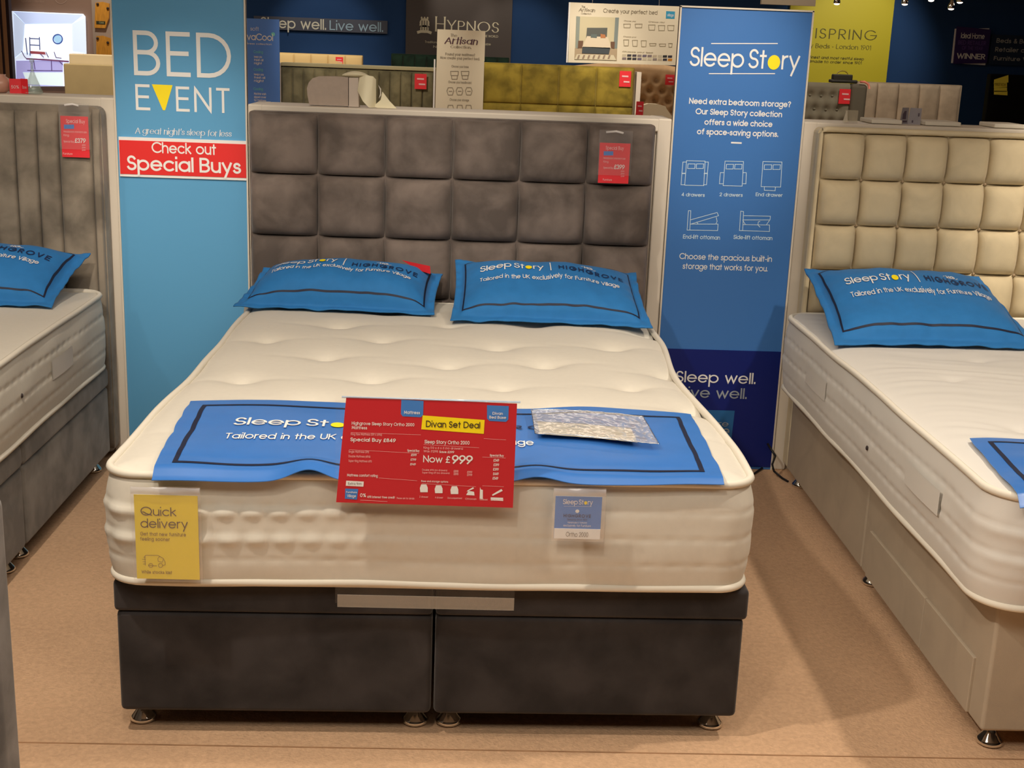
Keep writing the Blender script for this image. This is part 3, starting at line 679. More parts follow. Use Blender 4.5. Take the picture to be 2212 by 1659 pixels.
# ================================================================== FOOT TOPPERS
def topper(name, label, c, surf, X, zoff, seed, front_wave, texts, fy=0.0):
    c = [Vector((q[0], q[1], 0)) for q in c]
    t = thing(name, X(sum(c, Vector())/4+Vector((0, 0, .7))), label, 'bed runner', 'blue printed foot protectors')
    def S(u, v, lift=0):
        p = bil(c, u, v); e = .010*noise.noise(Vector((u*3+seed, v*2, 1)))
        if abs(u) > .8: p.y += 0; p.x += math.copysign(e, u)*(abs(u)-.8)*5
        z = surf(p.x, max(p.y, fy+.02))+zoff
        z += .004*(1+noise.noise(Vector((u*4+seed, v*2.5, 5))))
        q = max(0, (-v-.3)/.7); z += q*q*front_wave(u)
        if p.y < fy-.045: z -= min(.02, (fy-.045-p.y)*.6)
        q2 = max(0, (v-.6)/.4); z += q2*.003*math.sin(u*9+seed)
        return X((p.x, p.y, z+lift))
    NU, NV = 200, 80
    V, F = grid(lambda a, b: S(a*2-1, b*2-1), NU, NV); V2 = [v-Vector((0, 0, .0016)) for v in V]; k = len(V)
    ring = [i for i in range(NU+1)]+[NU+(NU+1)*j for j in range(1, NV+1)]+[(NU+1)*NV+i for i in range(NU-1, -1, -1)]+[(NU+1)*j for j in range(NV-1, 0, -1)]
    m3 = len(ring); VR = [V[i] for i in ring]+[V2[i] for i in ring]; F = F+[tuple(i+k for i in q[::-1]) for q in F]+[(2*k+i, 2*k+i+m3, 2*k+(i+1) % m3+m3, 2*k+(i+1) % m3) for i in range(m3)]
    obj('cloth', V+V2+VR, F, M_TOP, t, smooth=True)
    bu, bv = .935, .80; V = []
    path = [(-bu+2*bu*i/90, -bv) for i in range(91)]+[(bu, -bv+2*bv*i/40) for i in range(1, 41)]+[(bu-2*bu*i/90, bv) for i in range(1, 91)]+[(-bu, bv-2*bv*i/40) for i in range(1, 40)]
    for (u, v) in path:
        du = math.copysign(.0085, u) if abs(abs(u)-bu) < 1e-6 else 0; dv = math.copysign(.021, v) if abs(abs(v)-bv) < 1e-6 else 0
        V.append(S(u+du, v+dv, .0012)); V.append(S(u-du, v-dv, .0012))
    n = len(path); obj('border_line', V, [(2*i, 2*i+1, 2*((i+1) % n)+1, 2*((i+1) % n)) for i in range(n)], M_INK, t)
    wh, ye, nv = Ink(), Ink(), Ink()
    def put(ink, s, u0, u1, v0, h, **kw):
        Vt, Ft, wd, mk = layout(s, **kw); sc = (u1-u0)/wd
        ink.add([S(u0+q.x*sc, v0+q.y*h, .0026+q.z*.00005) for q in Vt], Ft)
        for mx, my in mk: ye.add([S(u0+mx*sc+.36*sc*math.cos(2*PI*i/20), v0+(my+.36*math.sin(2*PI*i/20))*h, .0026) for i in range(20)], [tuple(range(20))])
    if texts:
        put(wh, 'Sleep St@ry', -.79, -.28, .18, .21, weight=.13, gap=.16, space=.22)
        put(nv, 'HIGHGROVE', -.12, .55, .24, .13, weight=.14, gap=.4)
        put(wh, 'Tailored in the UK exclusively for Furniture Village', -.80, .34, -.22, .16, weight=.13, gap=.17, space=.42)
        wh.build('lettering', M_WHT, t); ye.build('yellow_dot', M_YEL, t); nv.build('navy_lettering', M_NAVYT, t)
    return t, S
def fwC(u):
    x = u*.65
    return .030*math.exp(-((x+.30)/.055)**2)+.016*math.exp(-((x-.22)/.06)**2)
cw_ = [unrot(q) for q in ((-.635, -.092, 0), (.658, -.055, 0), (.672, .500, 0), (-.668, .485, 0))]
clothC = make_surf([], .682, 0, .0185, -.75, .735, -.03, 2.0)
tC, ST = topper('foot_protector', 'wide blue printed cloth across the foot of the centre mattress', [(q.x, q.y) for q in cw_], clothC, rotb, .006, 2.2, fwC, True)
tR, _ = topper('foot_protector', 'blue cloth corner showing on the foot of the right-hand mattress', [(1.318, -.14), (2.72, -.14), (2.72, .36), (1.365, .30)], make_surf([], .690, 0, .0165, 1.29, 2.80, -.09, 2.0), ident, .006, 6.1, lambda u: 0, False, fy=-.06)

# silver-clear plastic sleeve lying on the cloth
pk = thing('clear_plastic_sleeve', (.39, .30, .71), 'crinkled shiny plastic sleeve holding a card on the blue cloth', 'plastic sleeve')
q4 = [at(1155, 953, z=.705), at(1422, 977, z=.705), at(1388, 914, z=.705), at(1147, 900, z=.705)]
def cloth_top(x, y):
    p = unrot((x, y, 0)); return clothC(p.x, p.y)+.0155
def SL(a, b, amp=1, lift=0):
    p = q4[0]*(1-a)*(1-b)+q4[1]*a*(1-b)+q4[2]*a*b+q4[3]*(1-a)*b
    n1 = noise.noise(Vector((a*7+b*3, b*5, 1.5))); n2 = noise.noise(Vector((a*20+b*5, b*12, 7.5)))
    p.z = cloth_top(p.x, p.y)+.004+lift+amp*(.004*abs(n1)+.003*abs(n2)+.002*math.sin(a*PI))
    return p
V, F = grid(lambda a, b: SL(.04+.8*a, .06+.84*b, .3, 0), 30, 14)
obj('white_card', V, F, M_BEIGEP, pk, smooth=True)
V, F = grid(lambda a, b: SL(.04+.8*a, .56+.34*b, .3, .0010), 30, 8)
obj('blue_header', V, F, M_CBLUE, pk, smooth=True)
Vt, Ft, wd, _ = layout('Ortho', weight=.1); obj('lettering', [SL(.28+v.x/wd*.2, .38+v.y*.12, .3, .0012) for v in Vt], Ft, M_GREYP, pk)
V, F = grid(lambda a, b: SL(a, b, 1, .004), 90, 44)
M_FILM = clear('crinkled_clear_film', .30, (248, 246, 244), .20, 8.0)
def crinkle():
    nt = M_FILM.node_tree; N = nt.nodes
    n = N.new('ShaderNodeTexNoise'); n.inputs['Scale'].default_value = 16; n.inputs['Detail'].default_value = 2; n.inputs['Distortion'].default_value = .8
    tc = N.new('ShaderNodeTexCoord'); b = N.new('ShaderNodeBump'); b.inputs['Strength'].default_value = .35; b.inputs['Distance'].default_value = .01
    nt.links.new(tc.outputs['Object'], n.inputs['Vector']); nt.links.new(n.outputs['Fac'], b.inputs['Height']); nt.links.new(b.outputs[0], [q for q in N if q.type == 'BSDF_GLOSSY'][0].inputs['Normal'])
crinkle()
obj('film', V, F, M_FILM, pk, smooth=True)
edge = [SL(i/30, 0, 1, .0045) for i in range(31)]+[SL(1, i/12, 1, .0045) for i in range(1, 13)]+[SL(1-i/30, 1, 1, .0045) for i in range(1, 31)]+[SL(0, 1-i/12, 1, .0045) for i in range(1, 12)]
tube('welded_edge', edge, .0011, M_CHROME, pk, closed=True, n=6)

# ================================================================== SIGN AND CARDS ON THE CENTRE BED
Mclear = clear('clear_acrylic', .004, (225, 232, 240), .05, .25); Mpocket = clear('clear_pocket', .05, (228, 224, 224), .15, 1.0); Mhaze = clear('acrylic_painted_haze', .22, (190, 182, 168), .15)
sg = thing('price_sign_holder', (0, -.08, .39), 'large crimson price sign in a clear acrylic holder at the foot of the centre bed', 'sign')
YS = -.098
box('acrylic_sheet', -.226, .186, YS+.001, YS+.003, .398, .893, Mclear, sg)
box('lower_acrylic_lip', -.221, .186, YS+.0005, YS+.0035, .388, .418, Mhaze, sg)  # milky tint paints the pale reflection on the clear sheet's lower strip
tube('acrylic_top_edge', [(-.212, YS, .890), (.182, YS, .889)], .0022, clear('acrylic_edge', .6, (190, 215, 240), .08), sg)
f = Face(YS, .0009)
P = [f.p(*q) for q in ((726, 1085), (1108, 1097), (1117, 872), (748, 857))]
V = [(p.x, YS, p.z) for p in P]+[(p.x, YS+.0009, p.z) for p in P]
cd = obj('red_card', V, [(0, 1, 2, 3), (7, 6, 5, 4), (0, 4, 5, 1), (1, 5, 6, 2), (2, 6, 7, 3), (3, 7, 4, 0)], M_CARD, sg)
b1, y1, w1, pk1, dk = Ink(), Ink(), Ink(), Ink(), Ink()
f.poly(b1, [(867, 863), (866, 894), (870, 899), (909, 901), (914, 896), (915, 866)][::-1]); f.poly(b1, [(1052, 875), (1052, 904), (1057, 909), (1093, 911), (1098, 906), (1099, 877)][::-1])
f.poly(b1, [(746, 1055), (745, 1077), (771, 1079), (774, 1056)])
f.poly(y1, [(913, 897), (910, 927), (1045, 937), (1047, 907)])
f.text(w1, 'Mattress', (873, 893), (907, 895), 886, k=2, weight=.16); f.text(w1, 'Divan', (1064, 895), (1086, 896), 889, k=2, weight=.16); f.text(w1, 'Bed Base', (1057, 903), (1093, 905), 897, k=2, weight=.16)
f.text(dk, 'Divan Set Deal', (920, 921), (1037, 926), 907, k=2, weight=.14, gap=.18)
f.text(w1, 'Highgrove Sleep Story Ortho 2000', (760, 916), (895, 922), 909, weight=.15); f.text(w1, 'Mattress', (760, 926), (793, 928), 919, weight=.15)
f.text(pk1, 'King Size Mattress (5ft x 6ft6)', (758, 939), (825, 942), 934, weight=.12)
f.text(w1, 'Special Buy #849', (757, 952), (855, 956), 944, weight=.17); f.text(w1, 'Sleep Story Ortho 2000', (917, 957), (1014, 961), 949, weight=.16)
f.text(pk1, "King 5'0 x 6 x 6 (no drawers)", (915, 968), (1000, 972), 963, weight=.12); f.text(pk1, 'Was #1298', (915, 976), (946, 978), 971, weight=.12); f.text(w1, 'Save #299', (949, 978), (981, 979), 973, weight=.16)
f.text(w1, 'Now #', (914, 998), (972, 1000), 983, weight=.14, gap=.16); f.text(w1, '999', (976, 1001), (1021, 1003), 982, weight=.16, gap=.12)
f.line(pk1, [(758, 934), (909, 939)], .0006); f.line(pk1, [(915, 960), (1035, 967)], .0006); f.line(pk1, [(754, 971), (905, 979)], .0006); f.line(pk1, [(1045, 947), (1093, 950)], .0006); f.line(pk1, [(1042, 987), (1092, 989)], .0006)
for i, (yy) in enumerate((977, 987, 997)):
    f.text(pk1, ('Single Mattress (3ft)', 'Double Mattress (4ft6)', 'Super King Mattress (6ft)')[i], (753, yy), (797+3*i, yy+2), yy-5, weight=.12); f.text(w1, ('#599', '#799', '#949')[i], (888-i, yy+8), (900-i, yy+8), yy+3, weight=.17)
f.text(w1, 'Special Buy', (880, 975), (906, 976), 970, weight=.17); f.text(w1, 'Special Buy', (1058, 985), (1088, 987), 980, weight=.17)
for i in range(5): f.text(w1, ('#349', '#399', '#399', '#449', '#549')[i], (1066-i//2, 997+i*9.7), (1078-i//2, 997+i*9.7), 991+i*9.7, weight=.17)
for i in range(2): f.text(pk1, ('Double 4ft6 (no drawers)', 'Super King 6ft (no drawers)')[i], (912, 1016+i*6), (966+i*5, 1018+i*6), 1012+i*6, weight=.12); f.text(pk1, '#898', (980, 1020+i*6), (990, 1020+i*6), 1015+i*6, weight=.14); f.text(pk1, '#999', (1009, 1022+i*6), (1020, 1022+i*6), 1017+i*6, weight=.14)
f.text(w1, 'Mattress comfort rating', (750, 1028), (816, 1031), 1022, weight=.15); f.line(pk1, [(818, 1032), (901, 1038)], .0006); f.poly(w1, [(748, 1038), (747, 1049), (785, 1051), (786, 1040)]); f.text(dk, 'Extra firm', (752, 1046), (781, 1047), 1041, k=2, weight=.1)
f.text(w1, '0%', (778, 1073), (791, 1074), 1065, weight=.15); f.text(w1, 'APR interest free credit', (793, 1075), (853, 1077), 1070, weight=.15); f.text(pk1, 'Please ask for details', (857, 1077), (895, 1079), 1073, weight=.12); f.line(pk1, [(778, 1080), (837, 1083)], .0008)
f.text(w1, 'Furniture', (748, 1064), (771, 1065), 1060, k=2, weight=.15); f.text(w1, 'Village', (750, 1073), (769, 1074), 1067, k=2, weight=.15)
f.text(w1, 'Base and storage options', (910, 1040), (968, 1043), 1036, weight=.14); f.line(pk1, [(911, 1044), (1028, 1051)], .0006); f.line(pk1, [(1042, 1049), (1088, 1051)], .0006)
for x, y in ((916, 1046), (948, 1048), (982, 1050)):
    f.poly(w1, [(x-6, y), (x-9, y+8), (x-8, y+17), (x+8, y+17), (x+8, y+7), (x+5, y)][::-1])
f.poly(w1, [(1007, 1069), (1025, 1070), (1024, 1062), (1012, 1060)][::1]); f.poly(w1, [(1008, 1062), (1024, 1055), (1022, 1052), (1010, 1059)])
f.poly(w1, [(1037, 1052), (1036, 1077), (1043, 1078), (1043, 1058), (1039, 1057)]); f.poly(w1, [(1060, 1074), (1060, 1080), (1086, 1082), (1087, 1075)]); f.poly(w1, [(1064, 1071), (1086, 1060), (1083, 1056), (1063, 1068)])
for l, r, s in ((906, 925, '2 drawer'), (940, 957, '4 drawer'), (967, 998, 'End compartment'), (1005, 1029, 'Ottoman'), (1036, 1053, 'Headboard'), (1060, 1088, 'Side-lift')): f.text(pk1, s, (l, 1074+(l-900)/22), (r, 1075+(l-900)/22), 1070+(l-900)/22, weight=.13)
b1.build('blue_tabs', M_CBLUE, cd); y1.build('yellow_deal_box', M_YEL, cd); w1.build('lettering', M_WHT, cd); pk1.build('fine_lettering', M_PINKP, cd); dk.build('dark_lettering', M_DKP, cd)
# the card lies on z-range 1: dark text on the yellow box is offset by k=2

def pocket_card(name, label, cat, yq, x0, x1, z0, z1, ztop, mt, group=None):
    t = thing(name, ((x0+x1)/2, yq, z0), label, cat, group)
    box('card', x0, x1, yq, yq+.0012, z0, z1, mt, t)
    box('clear_pocket', x0-.006, x1+.008, yq-.006, yq-.005, z0-.004, ztop, Mpocket, t)
    V, F = grid(lambda a, b: Vector((x0-.005+(x1-x0+.012)*a, yq-.0065-.003*math.sin(PI*b)+.0012*math.sin(9*a+3*b), z1+.004+(ztop-z1-.006)*b)), 16, 5)
    obj('pocket_flap', V, F, clear('glossy_flap', .35, (232, 228, 232), .12), t, smooth=True)
    return t
QX0, QX1, QZ0, QZ1, QZT = at(290, 1100, y=-.084).x, at(429, 1160, y=-.084).x, at(360, 1251, y=-.084).z, at(355, 1070, y=-.084).z, at(355, 1049, y=-.084).z
qd = pocket_card('delivery_card', 'mustard yellow delivery card in a clear pocket on the mattress front', 'card', -.084, QX0, QX1, QZ0, QZ1, QZT, M_YCARD)
f = Face(-.084, .0009); d1, o1 = Ink(), Ink()
f.text(d1, 'Quick', (304, 1113), (381, 1115), 1094, weight=.10, gap=.17); f.text(d1, 'delivery', (304, 1140), (406, 1141), 1120, weight=.10, gap=.17)
M_BRN = mat('brown_print', (74, 44, 22), rough=.6)
f.text(o1, 'Get that new furniture', (303, 1157), (402, 1158), 1149, weight=.15); f.text(o1, 'feeling sooner', (303, 1168), (367, 1168), 1160, weight=.15); f.text(o1, 'While stocks last', (306, 1239), (372, 1239), 1232, weight=.16)
f.line(o1, [(314, 1221), (313, 1201), (315, 1199), (341, 1199), (353, 1206), (357, 1214), (357, 1220), (352, 1221)], .0012)
f.line(o1, [(320, 1221), (339, 1222)], .0012); f.line(o1, [(345, 1202), (341, 1206), (342, 1212), (351, 1214), (353, 1208)], .001)
for cx in (326, 347): f.line(o1, [(cx+4.5*math.cos(i*PI/6), 1221+4.5*math.sin(i*PI/6)) for i in range(13)], .0012)
for yy in (1203, 1208, 1213, 1218): f.line(o1, [(307+(yy % 4), yy), (315, yy)], .001)
d1.build('lettering', M_BRN, qd); o1.build('fine_print_and_van', M_OLP, qd)
OX0, OX1, OZ0, OZ1, OZT = at(1199, 1100, y=-.084).x, at(1299, 1110, y=-.084).x, at(1247, 1164, y=-.084).z, at(1247, 1073, y=-.084).z, at(1247, 1052, y=-.084).z
oc = pocket_card('product_card', 'blue and white product card in a clear pocket on the mattress front', 'card', -.084, OX0, OX1, OZ0, OZ1, OZT, M_CBLUE)
f = Face(-.084, .0009); w2, g2, y2, wp, n2 = Ink(), Ink(), Ink(), Ink(), Ink()
wbox = box('white_footer', OX0+.0003, OX1-.0003, -.0852, -.0841, OZ0+.0003, at(1247, 1142, y=-.084).z, M_WHT, oc)
for x, z, rx, rz in f.text(w2, 'Sleep St@ry', (1216, 1089), (1280, 1090), 1078, weight=.12, gap=.16, space=.2): f.disc(y2, x, z, rx, rz)
f.text(n2, 'HIGHGROVE', (1217, 1117), (1276, 1118), 1110, weight=.18, gap=.36); f.disc(w2, f.p(1247, 1104).x, f.p(1247, 1104).z, .0045, .0042); f.line(w2, [(1218, 1093), (1278, 1094)], .0005)
f.text(n2, 'Sleeping since 1850', (1225, 1124), (1268, 1124), 1120, weight=.12); f.text(w2, 'Handmade in Yorkshire', (1226, 1130), (1268, 1131), 1126, weight=.1); f.text(w2, 'exclusively for Furniture', (1217, 1137), (1276, 1138), 1132, weight=.1)
f.text(g2, 'Ortho 2000', (1222, 1158), (1270, 1159), 1148, k=3, weight=.10, gap=.18)
w2.build('lettering', M_WHT, oc); y2.build('yellow_dot', M_YEL, oc); n2.build('navy_lettering', M_NAVYT, oc); g2.build('grey_lettering', mat('mid_grey_print', (110, 104, 98)), oc)

# swing tickets on the headboards
def ticket(label, a, b, yq, price, group='red headboard tickets', sub=True, name='headboard_ticket', top=30, curl=True):
    f = Face(yq, .0009 if yq < 4 else .003); p = f.p(*a); q = f.p(*b)
    t = thing(name, ((p.x+q.x)/2, yq, q.z), label, 'price ticket', group)
    box('card', p.x, q.x, yq, yq+.002, q.z, p.z, M_CARD2, t)
    if sub:
        hh = (p.z-q.z)*.32
        box('clear_pocket', p.x-.004, q.x+.006, yq-.006, yq-.005, q.z+.03, p.z+hh, Mpocket, t)
        tube('painted_highlight', [(p.x+.02, yq-.008, p.z+hh*.82), ((p.x+q.x)/2, yq-.011, p.z+hh*.92), (q.x-.03, yq-.008, p.z+hh*.8)], .004, clear('painted_highlight', .7, (240, 235, 230), .1), t)  # whitish curl painted in as the highlight on the clear pocket
        w_, b_, k_ = Ink(), Ink(), Ink(); wd = b[0]-a[0]; ht = b[1]-a[1]
        R_ = lambda u, v: (a[0]+u*wd, a[1]+v*ht)
        f.text(k_, 'Special Buy', R_(.2, .17), R_(.84, .18), R_(0, .08)[1], weight=.13)
        f.poly(b_, [R_(.13, .21), R_(.13, .31), R_(.47, .31), R_(.47, .21)])
        f.text(k_, 'Headboard standard size', R_(.12, .40), R_(.9, .41), R_(0, .35)[1], weight=.11); f.text(k_, 'King', R_(.12, .48), R_(.3, .49), R_(0, .43)[1], weight=.11)
        f.text(k_, 'Special Buy', R_(.12, .63), R_(.48, .64), R_(0, .58)[1], weight=.14); f.text(w_, price, R_(.5, .64), R_(.87, .65), R_(0, .53)[1], weight=.16, gap=.14)
        for i in range(3): f.text(k_, '#99', R_(.74, .71+i*.06), R_(.86, .72+i*.06), R_(0, .675+i*.06)[1], weight=.13)
        f.text(k_, 'Furniture', R_(.1, .92), R_(.42, .93), R_(0, .87)[1], weight=.12)
        w_.build('lettering', M_WHT, t); b_.build('blue_label', M_CBLUE, t); k_.build('fine_lettering', M_PINKP, t)
    else:
        w_ = Ink(); wd = b[0]-a[0]; ht = b[1]-a[1]
        for v, l, r in ((.28, .2, .8), (.62, .35, .9)): f.poly(w_, [(a[0]+wd*l, a[1]+ht*v), (a[0]+wd*l, a[1]+ht*(v+.10)), (a[0]+wd*r, a[1]+ht*(v+.12)), (a[0]+wd*r, a[1]+ht*(v+.02))])
        w_.build('lettering', M_PINKP, t)
    return t
ticket('red ticket in a clear pocket on the dark square-panelled headboard', (1296, 308), (1357, 397), 2.010, '#399')
ticket('red ticket in a clear pocket on the grey fluted headboard', (130, 250), (194, 341), 2.034, '#379')

# ================================================================== CABLES, FLOOR DETAILS
cb = tube('black_cable', [at(1540, 1027, z=.006), at(1575, 1027, z=.006), at(1628, 1024, z=.006), at(1648, 1010, z=.006), at(1650, 1003, z=.006)], .0045, M_BLACKC, at_=(1.0, 2.1, 0)); tag(cb, 'black cable lying on the carpet below the storage banner', 'cable')
cb = tube('black_cable', [(1.300, 2.13, .12), at(1675, 985, y=2.10), at(1668, 1003, y=2.04), at(1672, 1018, z=.02), at(1690, 1033, z=.006), at(1702, 1040, z=.006)], .0045, M_BLACKC, at_=(1.3, 2.1, 0)); tag(cb, 'black cable hanging beside the head of the taupe divan', 'cable')
sm = box('trim_1', -8, 9, -.058, -.054, 0, .0012, mat('carpet_seam', (160, 122, 88), rough=.95, noise_amt=.2, nscale=12)); tag(sm, kind='structure')

# ================================================================== ON THE PARTITION TOPS
ZT = 1.4005
# curved cream and taupe piece on the centre partition
cu = thing('foam_display_piece', (-.42, 2.26, ZT), 'taupe slab with a folded cream foam sheet standing on the centre partition', 'display piece')
M_TAUPE = mat('taupe_fabric', (186, 170, 156), rough=.9, noise_amt=.04, nscale=60, bump=.2, bscale=800); M_CREAMF = mat('cream_foam', (246, 238, 204), rough=.5, spec=.3); M_TAUPE2 = mat('taupe_fabric_lit_side', (212, 198, 184), rough=.9)
def pp(px, py, y): v = at(px, py, y=y); return (v.x, v.z)
yq = 2.215
P = [pp(x, y, yq) for x, y in ((668, 226), (664, 205), (663, 190), (667, 178), (675, 169), (688, 165), (720, 165), (752, 167), (752, 229))]
P = [(x, max(z, ZT)) for x, z in P]; board('taupe_slab', P[::-1], yq, yq+.05, M_TAUPE, cu)
P = [pp(x, y, yq-.005) for x, y in ((753.5, 168), (774, 168), (775, 232), (753.5, 231))]; P = [(x, max(z, ZT)) for x, z in P]; board('slab_side_face', P[::-1], yq-.005, yq+.05, M_TAUPE2, cu)  # side face of the taupe slab, its lighter shading put into the colour
# rounded headrest roll
a_ = at(739, 162, y=2.22); b_ = at(796, 160, y=2.22)
V, F = grid(lambda a, b: Vector((a_.x+(b_.x-a_.x)*a, 2.235-.030*math.cos(2*PI*b)*math.sin(PI*min(max(a, .02), .98))**.4, a_.z-.001+.011*math.sin(2*PI*b)*math.sin(PI*min(max(a, .02), .98))**.5+.006*math.sin(PI*a))), 20, 16)
obj('headrest_roll', V, F, M_CREAMF, cu, smooth=True)
# folded sheet: from the roll down to a point
def sheet(a, b):
    top = [(776, 168), (790, 162), (806, 165), (812, 172)]; bot = [(772, 196), (785, 218), (800, 233.5), (812, 233)]
    i = min(2, int(a*3)); fr = a*3-i
    tp = (top[i][0]+(top[i+1][0]-top[i][0])*fr, top[i][1]+(top[i+1][1]-top[i][1])*fr); bt = (bot[i][0]+(bot[i+1][0]-bot[i][0])*fr, bot[i][1]+(bot[i+1][1]-bot[i][1])*fr)
    x, z = pp(tp[0]+(bt[0]-tp[0])*b, tp[1]+(bt[1]-tp[1])*b, 2.2)
    return Vector((x, 2.205-.035*math.sin(PI*a)*(.3+.7*b), max(z, ZT+.001)))
V, F = grid(sheet, 18, 12); k = len(V); obj('folded_sheet', V+[v+Vector((0, .006, 0)) for v in V], F+[tuple(i+k for i in q[::-1]) for q in F], M_CREAMF, cu, smooth=True)
P = [pp(x, y, 2.20) for x, y in ((826, 198), (842, 219), (857, 235), (834, 234), (815, 234), (806, 230), (822, 216))]; P = [(x, max(z, ZT)) for x, z in P]; board('pointed_fold', P[::-1], 2.20, 2.208, M_CREAMF, cu)
P = [pp(x, y, 2.19) for x, y in ((817, 184), (823, 192), (823, 206), (818, 213), (821, 203), (821, 194))]; board('curled_edge', P[::-1], 2.19, 2.2, M_PIPE, cu)

# left partition: red leaflets, round vase, glass cone
M_PINKV = mat('pink_ceramic', (200, 150, 130), rough=.3)
z0 = 1.4045
v0 = at(2, 199, y=2.26); vs = lathe('round_vase', (v0.x, 2.26, z0), [(.02, 0), (.035, .012), (.042, .03), (.036, .05), (.02, .062), (.022, .068)], M_PINKV, at_=(v0.x, 2.26, z0)); tag(vs, 'small round pink vase at the left end of the left partition top', 'vase')
lf = thing('folded_leaflet', (at(40, 185, y=2.24).x, 2.24, z0), 'small folded red leaflet standing on the left partition top', 'leaflet')
for nm, xs, dy in (('leaflet_page', (20, 42), 0), ('leaflet_page', (42, 60), .012)):
    a_ = at(xs[0], 196, y=2.22); b_ = at(xs[1], 196, y=2.22); zt_ = at(xs[0], 170, y=2.22).z
    y_a, y_b = (2.225, 2.240) if dy == 0 else (2.240, 2.225)
    obj(nm, [(a_.x, y_a, z0), (b_.x, y_b, z0), (b_.x, y_b, zt_), (a_.x, y_a, zt_), (a_.x, y_a+.001, z0), (b_.x, y_b+.001, z0), (b_.x, y_b+.001, zt_), (a_.x, y_a+.001, zt_)], [(0, 1, 2, 3), (7, 6, 5, 4), (3, 2, 6, 7)], M_CARD2, lf)
    V, F, wd, _ = layout('Save' if dy else '50%', weight=.14); obj('lettering', [(a_.x+.006+(b_.x-a_.x-.012)*v.x/wd, y_a-.001+(y_b-y_a)*(.15+.7*v.x/wd)-.0006, z0+.018+v.y*.012) for v in V], F, M_PINKP, lf)
gc = thing('glass_decanter', (at(75, 195, y=2.26).x, 2.26, z0), 'conical clear glass decanter standing on the left partition top', 'decanter')
Mglass = clear('green_tint_glass', .35, (190, 215, 205), .04)
gx = at(72, 195, y=2.26).x; lathe('glass_body', (gx, 2.26, z0), [(.03, 0), (.036, .004), (.028, .025), (.014, .06), (.006, .085), (.0045, .105), (.006, .112)], Mglass, gc); lathe('stopper', (gx, 2.26, z0+.112), [(.003, 0), (.008, .006), (.009, .013), (.003, .02)], Mglass, gc)
# right partition: booklet, clear stand, white pads
z0 = 1.4085
bk = thing('open_booklet', (at(1962, 265, y=2.26).x, 2.26, z0), 'small open grey booklet standing on the right partition top', 'booklet')
Mbk = mat('grey_booklet', (150, 145, 150), rough=.5)
for s, (xa, xb) in enumerate(((1941, 1962), (1962, 1986))):
    a_ = at(xa, 268, y=2.24); b_ = at(xb, 268, y=2.24); za = at(xa+3, 232+s, y=2.24).z; ya, yb = ((2.23, 2.25), (2.25, 2.23))[s]
    dx = .006
    obj('booklet_page', [(a_.x, ya, z0), (b_.x, yb, z0), (b_.x+dx*0, yb, za), (a_.x+dx, ya, za), (a_.x, ya+.002, z0), (b_.x, yb+.002, z0), (b_.x, yb+.002, za), (a_.x+dx, ya+.002, za)], [(0, 1, 2, 3), (7, 6, 5, 4), (3, 2, 6, 7), (0, 4, 5, 1), (1, 5, 6, 2), (0, 3, 7, 4)], Mbk, bk)
    i_ = Ink(); W_ = b_.x-a_.x
    for (u0, u1, v0_, v1_) in (((.28, .72, .3, .8), (.35, .9, .1, .22)) if s == 0 else ((.3, .42, .1, .25), (.75, .85, .5, .7))):
        i_.add([(a_.x+W_*u, ya+(yb-ya)*u-.0012, z0+(za-z0)*v) for u, v in ((u0, v0_), (u1, v0_), (u1, v1_), (u0, v1_))], [(0, 1, 2, 3)])
    i_.build('printed_picture', mat('plum_print', (84, 72, 86)), bk)
cs = thing('clear_leaflet_stand', (at(1832, 262, y=2.26).x, 2.26, z0), 'empty clear acrylic leaflet stand on the right partition top', 'leaflet stand')
a_ = at(1818, 262, y=2.25); b_ = at(1854, 262, y=2.25)
box('upright', a_.x+.015, b_.x, 2.262, 2.264, z0, z0+.045, clear('stand_acrylic', .35, (215, 205, 180), .1), cs)
obj('folded_front', [(a_.x, 2.235, z0), (a_.x+.02, 2.235, z0), (a_.x+.022, 2.262, z0+.042), (a_.x+.018, 2.262, z0+.042)], [(0, 1, 2, 3)], clear('stand_acrylic2', .75, (220, 212, 190), .1), cs)
for i, (xa, xb, lb) in enumerate(((1871, 1936, 'thin white pad on the right partition top, left of the booklet'), (1986, 2062, 'thin white pad on the right partition top, right of the booklet'), (2134, 2200, 'rounded white pad on the right partition top in front of the black screen'))):
    a_ = at(xa, 265, y=2.27); b_ = at(xb, 270, y=2.27); o = box('white_pad', a_.x, b_.x, 2.20, 2.36, z0, z0+.016, M_PIPE, r=.004, at_=(a_.x, 2.28, z0)); tag(o, lb, 'pad', 'white pads on the right partition')

